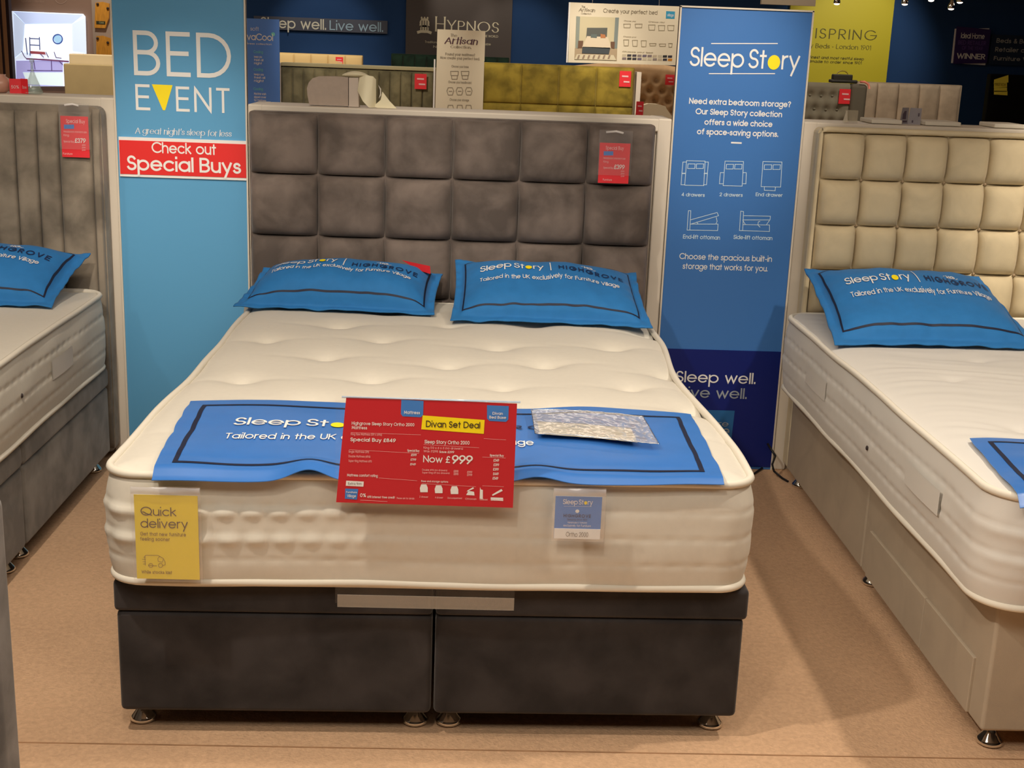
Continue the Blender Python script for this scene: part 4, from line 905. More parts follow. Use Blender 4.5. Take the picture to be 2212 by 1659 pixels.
# ================================================================== FAR DISPLAYS
def hbd(name, label, x0, x1, zt, y, mt, d=.09, panels=None, r=.01, group=None, px=.35, dd=.02, rows=None):
    t = thing(name, ((x0+x1)/2, y, 0), label, 'headboard', group)
    board('backing_board', rrect(x0, x1, 0, zt, r), y, y+d, mt, t)
    if panels:
        zs = rows or [.3, zt-.008]
        for a, b in zip(zs[:-1], zs[1:]):
            for p, q in zip(panels[:-1], panels[1:]): cushion('headboard_panel', p+.003, q-.003, a+.002, b-.002, y-dd-.005, dd, mt, t, n=8, px=px, e=.008)
    return t
Y1 = 8.8
M_SAGE = mat('sage_velvet', (118, 112, 84), **velvet)
x0 = at(607, 150, y=Y1).x; x1 = at(936, 150, y=Y1).x
pt = thing('display_partition', ((x0+x1)/2, Y1+.1, 0), 'far white bay partition framing the sage fluted headboard', 'partition')
box('side_post', x0-.035, x0, Y1-.02, Y1+.2, 0, 1.425, M_FRAME, pt, r=.004); box('top_rail', x0, x1+.02, Y1+.0, Y1+.2, 1.40, 1.43, mat('olive_beige_rail', (176, 168, 128), rough=.5), pt, r=.004); box('back_panel', x0, x1+.02, Y1+.11, Y1+.2, 0, 1.40, M_FRAME, pt)
pw = (x1-x0)/14
hbd('fluted_headboard', 'far sage green headboard with vertical flutes behind the centre partition', x0+.004, x1, 1.392, Y1+.01, M_SAGE, d=.08, panels=[x0+.004+pw*i for i in range(15)], rows=[.5, 1.385])
ticket('tiny red ticket on the far sage fluted headboard', (896, 159), (921, 193), Y1-.04, '', sub=False, group='red tickets on far headboards')
M_GOLD = mat('olive_gold_velvet', (138, 120, 44), **velvet)
x0 = at(1045, 140, y=Y1).x; x1 = at(1371, 150, y=Y1).x; pw = (x1-x0)/4
hbd('olive_headboard', 'far olive gold velvet headboard of four wide panels', x0, x1, 1.495, Y1, M_GOLD, panels=[x0+pw*i for i in range(5)], rows=[.4, 1.15, 1.488], dd=.016, px=.22)
ticket('tiny red ticket on the olive gold headboard', (1339, 153), (1362, 188), Y1-.035, '', sub=False, group='red tickets on far headboards')
# tan buttoned headboard with a curved top
Yt = 10.4; t = thing('tan_buttoned_headboard', (2.0, Yt, 0), 'far tan headboard with deep diamond buttons beside the storage banner', 'headboard')
M_TAN = mat('tan_velvet', (182, 150, 112), rough=.8, noise_amt=.12, nscale=6, distort=1, sheen=.2, spec=.2)
xa = at(1240, 160, y=Yt).x; xb = at(1500, 170, y=Yt).x
tb = []
for j in range(7):
    for i in range(20):
        x = xa+.05+i*.13+(.065 if j % 2 else 0); z = 1.36-j*.10
        if x < xb-.03: tb.append((x, z))
def tanf(a, b):
    x = xa+(xb-xa)*a; top = 1.475+.05*math.sin(PI*a); z = .5+(top-.5)*b; y = Yt
    dep = 0
    for p, q in tb:
        r2 = (x-p)**2+(z-q)**2
        if r2 < .02: dep += .045*math.exp(-r2/.0009)
    return Vector((x, y-.05+dep+.04*max(0, (b-.96)/.04), z))
V, F = grid(tanf, 130, 60); obj('buttoned_front', V, F, M_TAN, t, smooth=True)
P = [(xa+(xb-xa)*i/20, 1.475+.05*math.sin(PI*i/20)-.005) for i in range(20, -1, -1)]+[(xa, 0), (xb, 0)]
board('backing_board', P, Yt+.0, Yt+.08, M_TAN, t)
for p, q in tb[:70]:
    if p > at(1385, 170, y=Yt).x and q > 1.05: lathe('button', (p, Yt-.012, q), [(.0, -.01), (.009, -.006), (.012, 0), (.009, .006), (0, .01)], M_TAN, t, n=8)
ticket('tiny bright red ticket on the far tan buttoned headboard', (1438, 161), (1456, 184), Yt-.07, '', sub=False, group='red tickets on far headboards')
# pale board and red stand just behind the centre partition's right end
t = thing('pale_padded_board', (at(1420, 240, y=6.0).x, 6.0, 0), 'pale rounded padded board behind the right end of the centre partition', 'headboard')
P = [pp(x, y, 6.0) for x, y in ((1375, 250), (1378, 238), (1388, 228), (1400, 224), (1420, 225), (1438, 230), (1440, 235), (1452, 252))]; P = P[::-1]+[(P[0][0], 0), (P[-1][0], 0)]
board('padded_board', P, 6.0, 6.08, mat('pale_cream_fabric', (226, 212, 180), rough=.8), t)
ticket('red card standing at the edge of the pale padded board', (1375, 219), (1389, 249), 5.9, '', sub=False, name='red_card')
box('stem', *(lambda c: (c-.01, c+.01))(at(1382, 249, y=5.91).x), 5.905, 5.925, 0, at(1382, 230, y=5.91).z, M_FRAME, bpy.context.scene.objects[-1] if False else [o for o in COL.objects if o.get('label') == 'red card standing at the edge of the pale padded board'][0])
# white post between olive and tan boards
xp = at(1372, 200, y=Y1).x; box('white_post', xp+.005, xp+.045, Y1-.01, Y1+.15, 0, 1.46, M_FRAME, at_=(xp, Y1, 0)); tag([o for o in COL.objects if o.name.startswith('white_post')][0], 'narrow white upright at the right end of the olive gold headboard', 'post')

# far wall boards: cream and dark green headboards against the back
M_FCR = mat('far_cream_fabric', (214, 186, 128), rough=.8)
x0 = at(560, 120, y=12).x; x1 = at(783, 125, y=12).x
hbd('cream_headboard', 'distant pale cream panelled headboard under the lettering strip', x0, x1, 1.475, 12.0, M_FCR, panels=[x0+(x1-x0)/6*i for i in range(7)], rows=[1.0, 1.468], dd=.012)
ticket('tiny red ticket on the distant cream headboard', (725, 123), (741, 139), 11.984, '', sub=False, group='red tickets on far headboards')
M_DGR = mat('bottle_green_velvet', (26, 50, 38), **velvet)
x0 = at(845, 118, y=12).x; x1 = at(1100, 125, y=12).x
hbd('green_headboard', 'distant bottle green headboard half hidden by the white poster', x0, x1, 1.51, 12.0, M_DGR, panels=[x0+(x1-x0)/10*i for i in range(11)], rows=[1.0, 1.5], dd=.03, px=.5)
# posters in front of them
Yp = 8.3
ps = thing('diagram_poster', (at(995, 200, y=Yp).x, Yp, 0), 'tall white poster with bed diagrams standing between sage and olive headboards', 'poster')
xa = at(939, 200, y=Yp).x; xb = at(1044, 200, y=Yp).x; xc = at(1047.5, 100, y=Yp).x; zt = at(995, 65, y=Yp).z; zc = at(1046, 132, y=Yp).z
board('poster_board', [(xa, 0), (xb, 0), (xb, zc), (xc, zc), (xc, zt), (xa+.012, zt)], Yp, Yp+.02, M_BEIGEP, ps)
box('edge_trim', xa-.012, xa, Yp-.003, Yp+.02, 0, zc, M_WHT, ps)
f = Face(Yp, .003); a1, a2 = Ink(), Ink()
M_PLUM = mat('plum_lettering', (84, 50, 66)); M_GLN = mat('grey_line_print', (140, 132, 116))
f.text(a2, 'The', (973, 79), (987, 80), 72, weight=.12, contrast=.6, serif=.06); f.text(a1, 'Artisan', (960, 95), (1031, 96), 80, weight=.17, gap=.2, contrast=.7, serif=.06, slant=.18)
f.text(a2, 'Collection.', (973, 104), (1018, 105), 98, weight=.15, contrast=.6, serif=.06)
f.text(a2, 'Found your mattress?', (962, 120), (1026, 121), 114, weight=.16, contrast=.4); f.text(a2, 'Now create your perfect bed.', (951, 128), (1036, 129), 122, weight=.16, contrast=.4)
for tx, l, r, yb in (('Choose your base', 975, 1012, 146), ('Choose your headboard', 968, 1018, 180), ('Choose your storage', 971, 1013, 218)): f.text(a2, tx, (l, yb), (r, yb), yb-5, weight=.14)
for x in (973, 996): f.line(a2, [(x, 154), (x+17, 154), (x+16, 163), (x+1, 163), (x, 154)], .004); f.line(a2, [(x+2, 163), (x+3, 171), (x+14, 171), (x+15, 163)], .004)
for x in (965, 985, 1005): f.line(a2, [(x+3, 189), (x, 196), (x+3, 205), (x+12, 205), (x+15, 196), (x+12, 189), (x+3, 189)], .004); f.line(a2, [(x+4, 197), (x+12, 197)], .004)
for x in (966, 986, 1005): f.line(a2, [(x, 239), (x+2, 227), (x+12, 227), (x+14, 239)], .004)
a1.build('lettering', M_PLUM, ps); a2.build('fine_lettering', M_GLN, ps)
bp = thing('blue_poster', (at(572, 150, y=Yp).x, Yp, 0), 'tall bright blue poster partly hidden behind the sky blue banner', 'poster')
xa = at(500, 150, y=Yp).x; xb = at(604, 150, y=Yp).x; box('poster_board', xa, xb, Yp, Yp+.02, 0, at(600, 42, y=Yp).z, mat('bright_blue_board', (84, 136, 222), rough=.5), bp)
i1, i2 = Ink(), Ink(); M_MINT = mat('mint_print', (120, 210, 200))
f.text(i1, 'NovaCool', (512, 86), (590, 88), 71, weight=.14, gap=.14); f.text(i1, 'mattress collection', (520, 96), (587, 97), 92, weight=.13); f.text(i1, 'soft', (541, 66), (559, 67), 57, weight=.12, contrast=.4)
f.disc(i2, f.p(590, 74).x, f.p(590, 74).z, .016, .016)
for y, n_ in ((110, 3), (148, 3), (190, 3)):
    f.text(i2, 'Cooling', (548, y+5), (568, y+5), y-1, weight=.14)
    for q in range(n_): f.text(i1, ('keeps you', 'fresh all', 'night')[q] if y < 180 else ('Machine wash', 'zipped cover', 'for freshness')[q], (549, y+15+q*7), (566+(9 if y > 180 else (q % 2)*3)+(4 if y == 148 else 0), y+15+q*7), y+10+q*7, weight=.16)
i1.build('lettering', M_WHT, bp); i2.build('mint_lettering', M_MINT, bp)
# hanging board "Create your perfect bed"
Yc = 9.0; f = Face(Yc, .003)
cbd = thing('bed_guide_board', (at(1345, 80, y=Yc).x, Yc, 1.5), 'wide cream guide board with a bed picture hanging above the olive headboard', 'sign board')
P = [f.p(*q) for q in ((1232, 5), (1227, 135), (1461, 141), (1472, 14))]
board('board', [(P[1].x, P[1].z), (P[2].x+.05, P[2].z), (P[3].x+.05, P[3].z), (P[0].x, P[0].z)], Yc, Yc+.03, M_BEIGEP, cbd)
box('edge_trim', P[0].x-.012, P[0].x, Yc-.004, Yc+.03, P[1].z, P[0].z, M_WHT, cbd)
for q in (.2, .8): tube('hanging_wire', [(P[0].x+(P[3].x-P[0].x)*q, Yc+.015, P[0].z-.02), (P[0].x+(P[3].x-P[0].x)*q, Yc+.015, 3.0)], .002, M_CHROME, cbd, n=5)
a1, a2 = Ink(), Ink()
f.text(a1, 'Artisan', (1250, 25), (1285, 26), 17, weight=.2, contrast=.7, serif=.06, slant=.15); f.text(a1, 'The', (1256, 17), (1264, 17), 12, weight=.14); f.text(a1, 'Collection', (1255, 31), (1277, 32), 27, weight=.14)
f.text(a1, 'Create your perfect bed', (1303, 28), (1420, 31), 19, weight=.14, gap=.17); a1.build('lettering', mat('taupe_print', (128, 116, 92)), cbd)
sqi = Ink(); f.poly(sqi, [(1439, 24), (1438, 40), (1457, 41), (1458, 25)]); sqi.build('logo_square', mat('cyan_square', (40, 150, 190)), cbd)
wq = Ink(); f.text(wq, 'village', (1441, 35), (1455, 36), 29, k=2, weight=.12); wq.build('small_lettering', M_WHT, cbd)
def patch(name, pts, col, k): i_ = Ink(); f.poly(i_, pts, k); i_.build(name, mat(name+'_print', col), cbd)
patch('picture_wall', [(1245, 35), (1241, 128), (1332, 131), (1337, 38)], (206, 196, 160), 1)
patch('picture_curtain', [(1245, 35), (1243, 104), (1250, 105), (1253, 36)], (140, 150, 140), 2); patch('picture_far_curtain', [(1329, 38), (1325, 104), (1333, 105), (1337, 38)], (126, 138, 134), 2)
patch('picture_floor', [(1242, 104), (1241, 128), (1332, 131), (1333, 106)], (176, 156, 126), 2); patch('picture_rug', [(1246, 117), (1241, 128), (1331, 130), (1325, 119)], (216, 206, 176), 3)
patch('picture_headboard', [(1268, 60), (1266, 84), (1310, 86), (1312, 60)], (88, 92, 86), 3); patch('picture_bedding', [(1268, 78), (1257, 102), (1320, 105), (1313, 80)], (222, 208, 180), 4); patch('picture_base', [(1258, 101), (1257, 115), (1315, 117), (1318, 103)], (62, 72, 76), 4)
patch('picture_dark_pillow', [(1276, 74), (1276, 81), (1289, 82), (1289, 74)], (96, 110, 106), 5); patch('picture_rust_pillow', [(1297, 73), (1297, 82), (1308, 82), (1307, 75)], (184, 120, 72), 5)
patch('picture_cabinet', [(1249, 88), (1248, 104), (1258, 104), (1260, 88)], (110, 78, 54), 3); patch('picture_side_cabinet', [(1319, 90), (1319, 104), (1327, 105), (1328, 90)], (110, 78, 54), 3)
for q in range(7): patch('picture_rug_stripe', [(1249+q*11, 119), (1246+q*11, 127), (1250+q*11, 127), (1253+q*11, 119)], (150, 130, 110), 4)
i_ = Ink()
for x, y, w_, h_ in ((1347, 52, 15, 8), (1372, 52, 15, 8), (1401, 54, 14, 11), (1422, 55, 14, 11), (1442, 55, 14, 11), (1347, 86, 11, 13), (1366, 87, 11, 13), (1385, 88, 11, 13), (1403, 94, 14, 5), (1424, 95, 14, 5), (1444, 94, 8, 8)):
    f.line(i_, [(x, y), (x+w_, y), (x+w_-1, y+h_), (x+1, y+h_), (x, y)], .005)
for l, r, y in ((1348, 1375, 46), (1401, 1438, 48), (1346, 1376, 80), (1344, 1410, 113)): f.text(i_, 'Choose your bed'[:12 if r-l < 40 else 15], (l, y+1), (r, y+1), y-2, weight=.14)
i_.build('line_icons', mat('fine_taupe_print', (150, 138, 110)), cbd)
sw = [(196, 186, 160), (56, 52, 60), (66, 58, 70), (140, 128, 122), (110, 100, 116), (130, 116, 116), (190, 176, 150), (196, 186, 160), (40, 40, 42), (50, 46, 60)]
for j in range(2):
    for i in range(10):
        c_ = sw[(i*(3 if j else 1)+j*5) % 10] if not (j and i == 9) else (200, 130, 20)
        i_ = Ink(); f.poly(i_, [(1344+i*11, 117+j*7+i*.3), (1343.5+i*11, 122+j*7+i*.3), (1352.5+i*11, 122+j*7+i*.3), (1353+i*11, 117+j*7+i*.3)]); i_.build('fabric_swatch', mat('swatch_%d_%d_%d' % c_, c_), cbd)

# back wall panels
Yb = 12.985
f = Face(12.955, .004)
hp = thing('brown_wall_panel', (at(990, 60, y=12.96).x, 12.96, 0), 'dark brown wall panel with a crest and large serif capitals', 'wall panel')
x0 = at(877, 40, y=12.96).x; x1 = at(1106, 40, y=12.96).x; box('panel', x0, x1, 12.955, 12.995, 0, 2.96, mat('dark_brown_panel', (70, 62, 58), rough=.6), hp)
a1 = Ink()
f.text(a1, 'H', (940, 67), (962, 68), 36, weight=.12, contrast=.6, serif=.08); f.text(a1, 'YPNOS', (966, 68), (1077, 71), 44, weight=.12, gap=.26, contrast=.6, serif=.07)
f.text(a1, 'THE MOST COMFORTABLE BEDS IN THE WORLD', (945, 78), (1076, 80), 73, weight=.13)
f.text(a1, 'Traditional craftsmanship, organic and sustainable', (918, 93), (1060, 98), 88, weight=.12); f.text(a1, 'Natural materials', (936, 104), (1030, 106), 99, weight=.12)
c = f.p(917, 52); S_ = .020
# crest: crown over a rounded shield with ribs and base scroll
for (dx, dz, rx, rz) in ((0, .015, .058, .05), (0, -.055, .05, .045)): f.disc(a1, c.x+dx, c.z+dz, rx, rz)
for dx in (-.035, 0, .035): f.disc(a1, c.x+dx, c.z+.07, .010, .014)
for dx in (-.055, -.028, 0, .028, .055):
    V = []; F = []; strip([(c.x+dx, c.z-.02), (c.x+dx*.6, c.z+.065)], .006, V, F); a1.add([(v.x, 12.95, v.y) for v in V], F)
V = []; F = []; strip([(c.x-.085, c.z-.10), (c.x-.04, c.z-.085), (c.x+.04, c.z-.085), (c.x+.085, c.z-.10)], .016, V, F); a1.add([(v.x, 12.95, v.y) for v in V], F)
a1.build('gold_lettering_and_crest', mat('pale_gold_print', (206, 198, 170), rough=.4), hp)
dk_ = Ink()
for dx in (-.03, 0, .03): V = []; F = []; strip([(c.x+dx, c.z-.07), (c.x+dx, c.z+.04)], .004, V, F); dk_.add([(v.x, 12.946, v.y) for v in V], F)
dk_.build('crest_ribs', M_DKP, hp)
ls = thing('lettering_strip', (at(700, 50, y=12.96).x, 12.96, 1.7), 'long grey strip with pale lettering on the navy wall', 'sign')
P = [f.p(*q) for q in ((548, 33), (837, 45), (837, 73))]; box('strip', P[0].x, P[1].x, 12.957, 12.995, P[2].z, P[1].z+.0, mat('grey_strip', (66, 72, 88), rough=.5), ls)
a1, a2 = Ink(), Ink(); f.text(a1, 'Sleep well.', (563, 60), (705, 64), 37, weight=.13, gap=.18); f.text(a2, 'Live well.', (712, 65), (828, 69), 44, weight=.12, gap=.18)
a1.build('lettering', mat('cream_print', (206, 206, 190)), ls); a2.build('blue_lettering', mat('ice_blue_print', (150, 180, 200)), ls)
vp = thing('lime_wall_panel', (at(1850, 80, y=12.96).x, 12.96, 0), 'lime yellow wall panel with thin dark capitals', 'wall panel')
x0 = at(1700, 100, y=12.96).x; x1 = at(1923, 90, y=12.96).x; box('panel', x0, x1, 12.955, 12.995, 0, 2.96, mat('lime_yellow_panel', (192, 182, 34), rough=.6), vp)
a1 = Ink(); f.text(a1, 'VISPRING', (1735, 83), (1892, 86), 61, weight=.09, gap=.34, contrast=.35); f.text(a1, 'Luxury Beds - London 1901', (1716, 104), (1881, 106), 94, weight=.1, contrast=.5, serif=.04)
f.text(a1, 'For the finest and most restful sleep', (1716, 127), (1866, 128), 121, weight=.12); f.text(a1, 'handmade to order since 1901', (1730, 136), (1861, 137), 130, weight=.12)
a1.build('lettering', mat('dark_olive_print', (84, 82, 34)), vp)
# award sign
aw = thing('award_sign', (at(2095, 100, y=12.96).x, 12.96, 1.6), 'square purple award sign with white backing on the navy wall', 'sign')
i_ = Ink(); f.poly(i_, [(2062, 62), (2054, 136), (2128, 141), (2137, 61)]); i_.build('white_backing', M_WHT, aw)
P = [f.p(*q) for q in ((2066, 57), (2058, 138), (2130, 136), (2139, 64))]; board('purple_panel', [(P[1].x, P[1].z), (P[2].x, P[2].z), (P[3].x, P[3].z), (P[0].x, P[0].z)], 12.93, 12.95, mat('deep_purple_board', (52, 30, 96), rough=.5), aw)
f4 = Face(12.93, .004); a1, a2 = Ink(), Ink(); f4.text(a1, 'Ideal Home', (2075, 83), (2126, 84), 71, weight=.14, gap=.12); f4.text(a2, 'BED RETAILER', (2069, 97), (2129, 97), 88, weight=.15); f4.text(a2, 'OF THE YEAR', (2077, 108), (2122, 108), 100, weight=.15)
f4.text(a1, 'WINNER', (2066, 126), (2127, 129), 114, weight=.17, gap=.16); a1.build('lettering', M_WHT, aw); a2.build('violet_lettering', mat('violet_print', (104, 76, 150)), aw)
a1 = Ink(); f.text(a1, 'Beds & Bedroom', (2152, 92), (2262, 97), 82, weight=.16); f.text(a1, 'Retailer of the Year', (2149, 111), (2282, 117), 101, weight=.16); f.text(a1, 'Furniture Village', (2146, 130), (2252, 134), 121, weight=.16)
wt = thing('award_lettering', (at(2200, 110, y=12.96).x, 12.98, 1.7), 'dim white award lettering beside the purple sign', 'sign')
P = [f.p(*q) for q in ((2143, 78), (2290, 140))]; box('backing_strip', P[0].x, P[1].x, 12.957, 12.995, P[1].z-.03, P[0].z+.02, mat('dark_navy_strip', (24, 44, 72)), wt); a1.build('lettering', mat('dim_white_print', (180, 180, 176)), wt)
# grey buttoned and beige panelled headboards
x0 = at(1700, 190, y=Y1).x; x1 = at(1868, 190, y=Y1).x; zt = at(1800, 179, y=Y1).z
t = thing('grey_buttoned_headboard', ((x0+x1)/2, Y1, 0), 'far grey headboard with buttons and a padded side wing', 'headboard')
M_GBT = mat('grey_wool', (132, 126, 108), rough=.85, noise_amt=.06, nscale=9, sheen=.15, spec=.2)
bt = [(at(xx, yy, y=Y1).x, at(xx, yy, y=Y1).z) for xx, yy in ((1749, 205), (1773, 207), (1797, 207), (1758, 235), (1783, 237), (1807, 237), (1746, 262), (1770, 262), (1793, 263), (1818, 264), (1725, 205), (1733, 235))]
def gb(a, b):
    x = x0+(x1-.14-x0)*a; z = .6+(zt-.6)*b; dep = sum(.035*math.exp(-((x-p)**2+(z-q)**2)/.0012) for p, q in bt)
    return Vector((x, Y1-.04+dep+.03*max(0, (b-.97)/.03), z))
V, F = grid(gb, 70, 60); obj('buttoned_front', V, F, M_GBT, t, smooth=True); box('backing_board', x0, x1-.14, Y1, Y1+.1, 0, zt-.004, M_GBT, t, r=.02)
box('side_wing', x1-.14, x1, Y1-.10, Y1+.12, 0, zt-.002, mat('dark_grey_wool', (98, 92, 78), rough=.9), t, r=.035, seg=5)
for p, q in bt: lathe('button', (p, Y1-.012, q), [(.0, -.01), (.010, -.006), (.013, 0), (.010, .006), (0, .01)], M_GBT, t, n=8)
a_ = at(1863, 182, y=Y1-.1); pkp = tube('pink_piping', [at(1858, 176.5, y=Y1-.105), at(1868, 177, y=Y1-.105), at(1876, 182, y=Y1-.105), at(1878, 192, y=Y1-.105)], .010, mat('salmon_piping', (235, 140, 120)), t)
ticket('tiny dark red ticket on the grey buttoned headboard', (1814, 192), (1838, 225), Y1-.06, '', sub=False, group='red tickets on far headboards')
bg = thing('black_handbag', (at(1826, 170, y=Y1).x, Y1+.05, zt), 'small black bag with a looped handle on the grey buttoned headboard', 'bag')
xa, xb = at(1801, 170, y=Y1).x, at(1843, 170, y=Y1).x; box('bag_body', xa, xb, Y1+.01, Y1+.09, zt+.002, at(1800, 160, y=Y1).z, mat('black_leather', (38, 36, 28), rough=.5), bg, r=.01); box('bag_base', xa-.02, xb+.045, Y1+.0, Y1+.1, zt+.001, zt+.03, mat('black_leather', (38, 36, 28)), bg, r=.01)
zc = at(1800, 160, y=Y1).z; xm = (xa+xb)/2; tube('handle', [(xm+.05*math.cos(i*PI/10), Y1+.05, zc-.005+.035*math.sin(i*PI/10)) for i in range(11)], .005, mat('brass_handle', (150, 130, 50), rough=.4), bg)
Yg = 11.0; M_BGE = mat('beige_suede', (172, 156, 134), **{**velvet, 'noise_amt': .12})
x0 = at(1850, 190, y=Yg).x; x1 = at(2078, 190, y=Yg).x; ed = [at(q, 200, y=Yg).x for q in (1850, 1894, 1940, 1985, 2029, 2074)]
hbd('beige_headboard', 'far beige suede headboard of broad vertical panels before the navy wall', x0, x1, at(1960, 180, y=Yg).z, Yg, M_BGE, panels=ed, dd=.03, px=.3)
# black screen with yellow sticker
tv = thing('black_display_screen', (5.9, 11.3, 0), 'large black screen standing at the far right edge with a yellow sticker', 'screen')
xa = at(2135, 200, y=11.3).x; box('screen_body', xa, xa+1.3, 11.3, 11.4, 0, at(2150, 160, y=11.3).z, mat('black_screen', (10, 10, 11), rough=.7, spec=.1), tv, r=.01)
f = Face(11.3, .004); i_ = Ink()
for k_, (l, r, a0, b0) in enumerate(((2147, 2178, 172, 182), (2147, 2175, 181, 190), (2147, 2175, 190, 198), (2147, 2176, 196, 204))): f.poly(i_, [(l, a0-(0 if k_ else 0)), (l-.5, b0), (r, b0-4+k_*2), (r, a0-(10 if k_ == 0 else 4)+k_*1.5)])
i_.build('yellow_sticker', mat('yellow_sticker', (226, 212, 70)), tv)
i_ = Ink(); f.text(i_, 'SALE NOW', (2149, 187), (2172, 184), 181, k=2, weight=.13); i_.build('sticker_lettering', M_OLP, tv)
# spotlights on a rail (top right)
rl = thing('spotlight_rail', (4.6, 11.0, 2.33), 'pale ceiling rail at the top right carrying small spotlights', 'light rail')
box('rail', 2.95, 6.6, 10.97, 11.05, 2.42, 2.47, M_FRAME, rl, r=.005)
for x in (3.2, 6.3): tube('drop_rod', [(x, 11.01, 2.465), (x, 11.01, 3.0)], .008, M_CHROME, rl, n=6)
M_LAMP = mat('lit_lamp', (255, 240, 215), emit=(255, 240, 215), estr=6)
for n_, (sx, sy, lb) in enumerate(((1808, 3, 'round spotlight above the lime yellow panel'), (1955, 4, 'round spotlight just right of the lime yellow panel'), (2012, -4, 'spotlight barely showing at the top edge between two others'), (2055, 14, 'lowest of the round spotlights at the top right'), (2074, 0, 'bright spotlight beside the lowest one at the top right'))):
    p = at(sx, sy, y=11.0); s_ = thing('round_spotlight', (p.x, 11.0, p.z), lb, 'spotlight', 'spotlights on the far rail')
    lathe('lamp_housing', (p.x, 11.0, p.z), [(.012, .11), (.016, .05), (.030, .02), (.036, -.012), (.030, -.022)], M_CHROME, s_, n=16)
    lathe('lamp_lens', (p.x, 11.0, p.z-.030), [(.01, -.006), (.026, .0), (.030, .008), (.02, .012)], M_LAMP, s_, n=14)
    tube('stem', [(p.x, 11.0, p.z+.09), (p.x, 11.01, 2.421)], .007, M_CHROME, s_, n=6)
sb = thing('ceiling_bulkhead', (3.1, 11.0, 2.2), 'short pale bulkhead box beside the top of the storage banner', 'bulkhead')
xa = at(1645, 5, y=10.9).x; xb = at(1762, 5, y=10.9).x; box('bulkhead_box', xa, xb, 10.9, 10.96, at(1700, 11, y=10.9).z, 3.0, mat('bulkhead_paint', (150, 136, 116)), sb)

# far left corner: brown panel, lit picture, timber samples, curtain posts, sofa boxes
Yl = 11.0
bw = thing('brown_display_wall', (-4.3, Yl, 0), 'brown display wall carrying the bright lit picture at the top left', 'display wall')
xa = at(8, 100, y=Yl).x; xb = at(203, 100, y=Yl).x; box('wall_panel', xa, xb, Yl, Yl+.1, 0, 2.95, mat('brown_display_panel', (122, 96, 80), rough=.7), bw)
box('side_strip', xb, xb+.02, Yl-.01, Yl+.1, 0, 2.95, mat('dark_brown_strip', (86, 66, 56)), bw)
f = Face(Yl, .004); i_ = Ink(); f.line(i_, [(132+13*math.cos(q*PI/10), -5+13*math.sin(q*PI/10)) for q in range(21)], .006); f.text(i_, 'furniture collection', (46, 5), (96, 6), 0, weight=.1); i_.build('faint_lettering', mat('faint_print', (150, 124, 108)), bw)
sc_ = thing('lit_picture_screen', (at(105, 100, y=Yl).x, Yl, 1.1), 'brightly lit picture of a dining room on the brown display wall', 'screen')
P = [f.p(*q) for q in ((28, 24), (36, 186), (138, 187), (189, 186), (185, 36), (180, 30))]
board('screen_body', [(P[1].x, P[1].z), (P[3].x, P[3].z), (P[4].x, P[4].z), (P[5].x, P[5].z), (P[0].x, P[0].z)], Yl-.04, Yl-.001, mat('screen_white', (225, 240, 255), emit=(228, 240, 255), estr=.9), sc_)
f = Face(Yl-.04, .003)
def scr(name, pts, col, k=1, e=.8): i_ = Ink(); f.poly(i_, pts, k); i_.build(name, mat(name+'_lit_print', col, emit=col, estr=e), sc_)
def scl(name, pts, w_, col, k=2): i_ = Ink(); f.line(i_, pts, w_, k); i_.build(name, mat(name+'_lit_print', col, emit=col, estr=.6), sc_)
scr('picture_ceiling', [(29, 25), (55, 52), (155, 52), (180, 32)][::1], (190, 208, 248)); scr('picture_side_wall', [(29, 27), (32, 125), (50, 110), (55, 52)], (205, 222, 250)); scr('picture_side_wall', [(184, 38), (156, 52), (156, 110), (186, 115)], (215, 232, 250))
scr('picture_back_wall', [(54, 53), (50, 112), (156, 115), (154, 52)], (248, 254, 255), 2, 1.0); scr('picture_floor', [(35, 131), (36, 185), (137, 186), (136, 130)], (170, 168, 225), 2); scr('picture_rug', [(50, 156), (60, 182), (137, 186), (137, 156)], (225, 245, 250), 3)
def ring(cx, cy, rx, w_, name, col, k=4): scl(name, [(cx+rx*math.cos(q*PI/12), cy+rx*math.sin(q*PI/12)) for q in range(25)], w_, col, k)
ring(125.5, 84.5, 10, .013, 'picture_clock_rim', (58, 88, 160)); i_ = Ink(); c = f.p(125.5, 84.5); f.disc(i_, c.x, c.z, .040, .040, 3); i_.build('picture_clock_face', mat('clock_face_lit', (160, 205, 240), emit=(160, 205, 240), estr=.7), sc_)
for pts in ([(65, 80), (66, 120)], [(86, 80), (87, 108)], [(64, 83), (86, 84)], [(66, 97), (87, 98)], [(56, 82), (60, 118)]): scl('picture_shelf_line', pts, .010, (70, 86, 140), 4)
scr('picture_red_seat', [(66, 110), (67, 116), (100, 118), (98, 112)], (150, 70, 80), 5, .6); scl('picture_table_top', [(58, 127), (100, 129), (150, 133)], .016, (116, 70, 108), 6)
for pts in ([(74, 130), (77, 150)], [(112, 131), (113, 152)], [(128, 131), (137, 140)], [(48, 110), (54, 122), (60, 128)], [(88, 116), (96, 124)], [(100, 112), (106, 124)], [(118, 112), (122, 124), (134, 126)], [(60, 152), (136, 153)]): scl('picture_chair_line', pts, .008, (84, 60, 110), 6)
scr('picture_cushion', [(72, 118), (78, 126), (86, 126), (80, 117)], (250, 250, 255), 7, .8); scr('picture_cushion', [(134, 117), (140, 127), (149, 130), (149, 118)], (250, 250, 255), 7, .8)
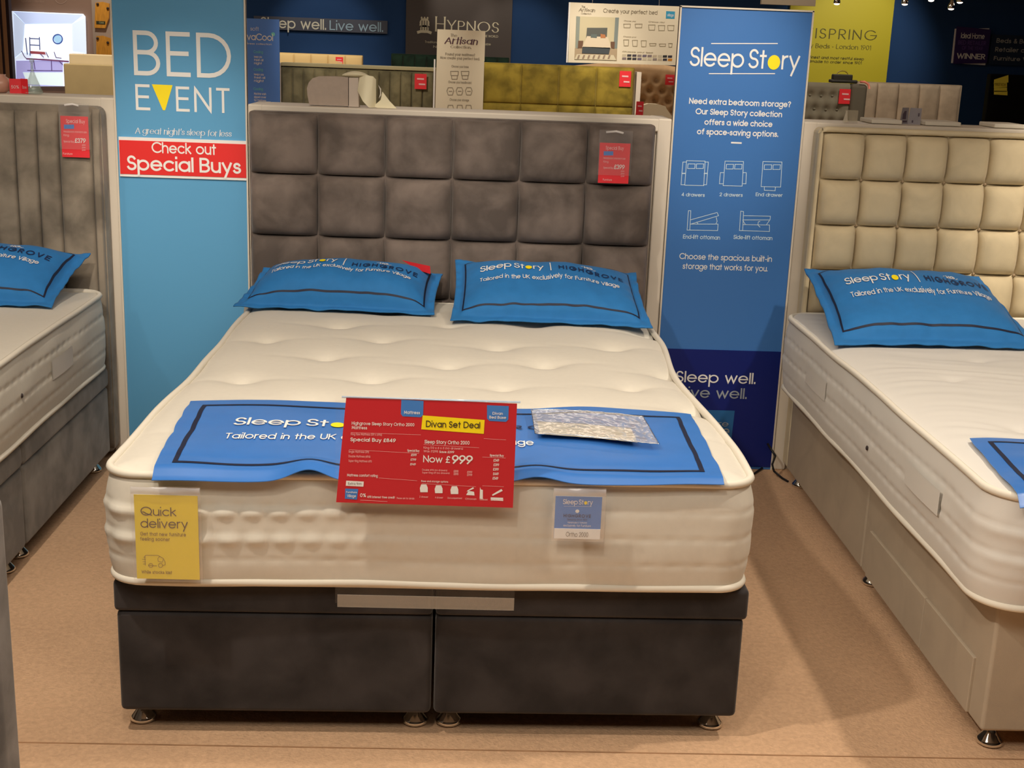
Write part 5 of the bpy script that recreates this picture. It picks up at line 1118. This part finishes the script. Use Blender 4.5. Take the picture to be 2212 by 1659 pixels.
# timber sample board
tbn = thing('sample_board', (at(225, 60, y=9.5).x, 9.5, 0), 'pale upright board with hanging timber samples beside the brown wall', 'display board')
xa = at(200, 60, y=9.5).x; xb = at(262, 60, y=9.5).x; box('board', xa, xb, 9.5, 9.54, 0, 2.9, mat('pale_grey_board', (176, 160, 146), rough=.7), tbn)
M_OAK = mat('honey_timber', (216, 152, 52), rough=.5, noise_amt=.15, nscale=14, stretch=(8, 1, 1))
for n_, (pts, lb) in enumerate((([(207, 6), (205, 60), (228, 61), (236, 38), (237, 8), (222, 4)], 'upper honey timber sample with a dark label on the pale board'), ([(209, 78), (209, 130), (245, 130), (243, 84), (222, 77)], 'lower honey timber sample on the pale board'))):
    s_ = thing('timber_sample', (at(222, 60+n_*50, y=9.48).x, 9.48, at(222, pts[1][1], y=9.48).z), lb, 'timber sample', 'hanging timber samples')
    P = [at(*q, y=9.48) for q in pts]; board('timber_panel', [(p.x, p.z) for p in P][::1], 9.465, 9.495, M_OAK, s_)
    for hx, hy in ((211, 9+74*n_), (233, 18+74*n_)): lathe('peg', (at(hx, hy, y=9.46).x, 9.458, at(hx, hy, y=9.46).z), [(0, -.012), (.012, -.006), (.012, .006), (0, .012)], M_DKP, s_, n=10)
    if n_ == 0:
        a_ = at(208, 52, y=9.46); b_ = at(227, 46, y=9.46); box('dark_label', a_.x, b_.x, 9.461, 9.465, a_.z, b_.z, mat('dark_green_label', (46, 50, 26)), s_)
        i_ = Ink(); ff = Face(9.461, .002); ff.text(i_, 'OAK', (214, 51), (225, 51), 47, weight=.2); i_.build('lettering', mat('khaki_print', (170, 170, 120)), s_)
# curtain / timber posts at the far left edge
for n_, (xa_, xb_, col, lb) in enumerate(((-14, 3, (176, 140, 108), 'leftmost tan upright strip at the top left edge'), (3, 8, (44, 30, 40), 'narrow dark upright strip between two tan strips'), (8, 17, (182, 146, 112), 'second tan upright strip at the top left edge'), (17, 24, (40, 26, 20), 'dark brown upright strip beside the brown wall'))):
    a_ = at(xa_, 100, y=9.8).x; b_ = at(xb_, 100, y=9.8).x; o = box('upright_strip', a_, b_, 9.8, 9.86+.02*(n_ % 2), 0, 2.95, mat('strip_%d' % n_ if False else ('tan_upright' if n_ % 2 == 0 else 'dark_upright'), col, rough=.6), r=.004, at_=((a_+b_)/2, 9.8, 0)); tag(o, lb, 'upright strip', 'upright strips at the far left')
# boxy pale sofa-like backs behind the left partition
M_OLV = mat('olive_beige_fabric', (170, 150, 106), rough=.85, noise_amt=.05, nscale=8); M_CRB = mat('cream_beige_fabric', (206, 188, 150), rough=.85, noise_amt=.03, nscale=8)
t = thing('boxy_headboard', (-2.5, 6.0, 0), 'boxy olive beige headboard with a cream raised band behind the left partition', 'headboard')
xa = at(137, 150, y=6.0).x; xb = at(250, 150, y=6.0).x; xc = at(150, 120, y=6.1).x
box('front_panel', xa, xb+.1, 6.0, 6.08, 0, at(190, 139, y=6.0).z, M_OLV, t, r=.008); box('raised_band', xc, xb+.1, 6.085, 6.16, 0, at(190, 117, y=6.1).z, M_CRB, t, r=.008)
